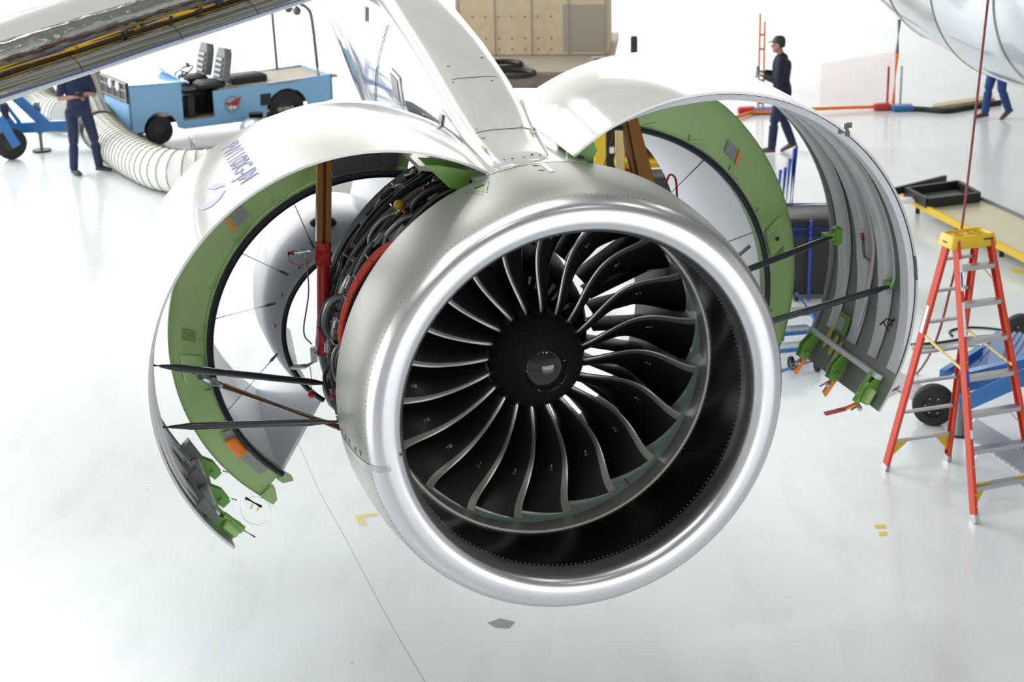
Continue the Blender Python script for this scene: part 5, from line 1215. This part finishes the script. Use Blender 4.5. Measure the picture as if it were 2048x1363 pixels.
    hm.rings(rings, caps=True); hm.build('hair', 'hair', root, smooth=80)
    if cap:
        cm = MB(); rings = [[hc+lu*z*sc_+ll*w*math.cos(t)*sc_+lk*(d*math.sin(t)+o)*sc_ for t in np.linspace(0, 2*PI, 24, endpoint=False)] for z, w, d, o in ((.040, .084, .102, -.002), (.075, .084, .100, -.004), (.115, .070, .082, -.008), (.138, .040, .048, -.008), (.144, .008, .01, -.008))]
        cm.rings(rings, caps=True)
        v = [hc+lu*.048*sc_+lk*(.085+.085*math.sin(t))*sc_-lu*.02*math.sin(t)+ll*.072*math.cos(t)*sc_ for t in np.linspace(0, PI, 12)]; cm.poly(v, lu, .008); cm.build('cap', cap, root, smooth=80)
    if held == 'device':
        mb = MB(); mb.rbox(X(D['handR'])+ZZ*.02+f*.05, (.05, .09, .14), (f, l, ZZ), .012); mb.build('handset', 'tube_grey', root)
    if held == 'camera':
        mb = MB(); c = X(D['handR'])+ZZ*.05+f*.04; mb.rbox(c, (.06, .11, .07), (f, l, ZZ), .012); mb.tube([c+f*.03, c+f*.08], .028, 12); mb.build('camera', 'black', root)
    return root
p1_ = (gp(1549, 304)+gp(1573, 306))/2
person(p1_, (-.97, .22, 0), 'man in dark navy overalls and dark cap walking behind the right cowl door', dict(
    pelvis=(0, 0, .96), belly=(.02, 0, 1.12), chest=(.015, 0, 1.34), neck=(.03, 0, 1.49), skull=(.06, 0, 1.585), hipL=(0, .09, .93), kneeL=(.10, .10, .52), ankL=(.13, .10, .09), toeL=(.30, .11, .03),
    hipR=(0, -.09, .93), kneeR=(-.02, -.10, .51), ankR=(-.17, -.10, .14), toeR=(-.02, -.10, .02), shL=(.01, .19, 1.43), elL=(.04, .25, 1.15), wrL=(.26, .15, 1.20), shR=(.01, -.19, 1.43), elR=(.02, -.24, 1.15), wrR=(.27, -.12, 1.22)),
    shirt='navy_dark', trousers='navy', shoe='brown_shoe', cap='tube_dark', hands='placard', held='device', scale=1.03)
p2_ = (gp(150, 346)+gp(188, 348))/2
person(p2_, (.55, -.83, 0), 'standing worker in navy shirt and trousers behind the wing edge at left', dict(
    pelvis=(-.03, .02, .98), belly=(-.02, .02, 1.14), chest=(-.02, .0, 1.36), neck=(-.02, 0, 1.50), skull=(.0, 0, 1.60), hipL=(-.03, .12, .95), kneeL=(.02, .20, .52), ankL=(.02, .24, .09), toeL=(.16, .34, .035),
    hipR=(-.03, -.10, .95), kneeR=(.03, -.13, .52), ankR=(-.02, -.15, .09), toeR=(.15, -.13, .035), shR=(-.02, -.20, 1.44), elR=(.06, -.29, 1.20), wrR=(.23, -.12, 1.22), shL=(-.02, .20, 1.44), elL=(.04, .26, 1.18), wrL=(.20, .12, 1.24)),
    sleeve='short', held='camera', scale=1.03)
p3_ = (gp(1976, 231)+gp(2006, 243))/2
person(p3_, (-.90, -.30, 0), 'person in blue trousers walking under the parked nacelle, only legs showing', dict(
    hipL=(0, .09, .93), kneeL=(-.02, .10, .50), ankL=(-.17, .10, .16), toeL=(-.06, .10, .03), kneeR=(.10, -.10, .52), ankR=(.14, -.10, .09), toeR=(.30, -.10, .03)), shirt='jean', trousers='jean', shoe='brown_shoe', scale=1.03)

# ---------------------------------------------------------------- daylight and hangar light
w = bpy.data.worlds.new('hangar_light'); sc.world = w; w.use_nodes = True; nt = w.node_tree; bg = nt.nodes['Background']
tc = nt.nodes.new('ShaderNodeTexCoord'); sx = nt.nodes.new('ShaderNodeSeparateXYZ'); nt.links.new(tc.outputs['Generated'], sx.inputs['Vector'])
def mathn(op, a, b=None):
    n = nt.nodes.new('ShaderNodeMath'); n.operation = op
    for i, x in enumerate((a, b)):
        if x is None: continue
        if isinstance(x, (int, float)): n.inputs[i].default_value = x
        else: nt.links.new(x, n.inputs[i])
    return n.outputs[0]
rmp = nt.nodes.new('ShaderNodeValToRGB'); nt.links.new(sx.outputs['Z'], rmp.inputs['Fac'])   # by height
e = rmp.color_ramp.elements; e[0].position = 0; e[0].color = (1.0, 1.0, 1.0, 1); e[1].position = 1; e[1].color = (.56, .56, .48, 1)
for p, c in ((.20, (1.0, 1.0, 1.0, 1)), (.30, (.66, .66, .58, 1)), (.45, (.52, .52, .44, 1))):
    x = e.new(p); x.color = c
# the open door side (back and left) is brightest, low down
low = nt.nodes.new('ShaderNodeMapRange'); nt.links.new(sx.outputs['Z'], low.inputs['Value']); low.inputs['From Min'].default_value = .40; low.inputs['From Max'].default_value = .22
dr = mathn('ADD', mathn('MULTIPLY', sx.outputs['Y'], .80), mathn('MULTIPLY', sx.outputs['X'], -.60))
dm = nt.nodes.new('ShaderNodeMapRange'); nt.links.new(dr, dm.inputs['Value']); dm.inputs['From Min'].default_value = .58; dm.inputs['From Max'].default_value = .90
st = mathn('ADD', .55, mathn('MULTIPLY', mathn('MULTIPLY', dm.outputs['Result'], low.outputs['Result']), 3.2))
nt.links.new(rmp.outputs['Color'], bg.inputs['Color']); nt.links.new(st, bg.inputs['Strength'])
def area(name, loc, to, sx_, sy_, power, col=(1, 1, 1)):
    d = bpy.data.lights.new(name, 'AREA'); d.shape = 'RECTANGLE'; d.size = sx_; d.size_y = sy_; d.energy = power; d.color = col
    o = bpy.data.objects.new(name, d); COL.objects.link(o); o.location = loc; o.rotation_euler = (Vector(to)-Vector(loc)).to_track_quat('-Z', 'Y').to_euler(); return o
area('far_floor_fill', (-20, 36, 15), (-12, 36, 0), 20, 26, 9500)  # added unseen panel overhead that brightens the far left floor
area('far_floor_fill', (8, 50, 16), (5, 44, 0), 20, 14, 1200)  # second added panel, brightens the far floor on the right
area('low_side_light', (8.5, -5, 1.9), (.5, 9, 2.6), 11, 3.4, 520, (.94, .96, 1))  # open hangar door at front right, out of view
area('low_side_light', (-17, 12, 3.5), (-4, 12, 0), 16, 6, 1200)  # added fill panel out of view, whitens the floor on the left
area('skylight', (-4, 8, 14), (0, 10, 0), 5, 14, 620)
for x, y in ((-7, 2), (-1, 3), (6, 2), (-7, 10), (0, 11), (7, 10), (-6, 19), (2, 19), (9, 19)): area('glint_light', (x, y, 12.5), (x, y, 0), .55, .55, 55)  # small unseen lights added for sparkles on pylon, cowls and spinner
mb = MB()
for y in range(-9, 34, 6):
    mb.box((0, y, 14.2), (60, .35, .5)); mb.box((0, y, 15.6), (60, .3, .3))
    for x in range(-28, 29, 4): mb.bar((x, y, 14.2), (x+2, y, 15.6), .12, .12); mb.bar((x+2, y, 15.6), (x+4, y, 14.2), .12, .12)
for x in range(-24, 25, 8): mb.box((x, 12, 15.9), (.3, 50, .3))
for y in range(-6, 34, 6):
    for x in range(-20, 21, 8): mb.box((x, y, 16.2), (4.6, 3.6, .06))
mb.build('ceiling', 'ceiling_grey', kind='structure', smooth=0)
sc.view_settings.view_transform = 'Standard'; sc.view_settings.look = 'None'; sc.view_settings.gamma = 1; sc.view_settings.exposure = .16; sc.view_settings.use_curve_mapping = False
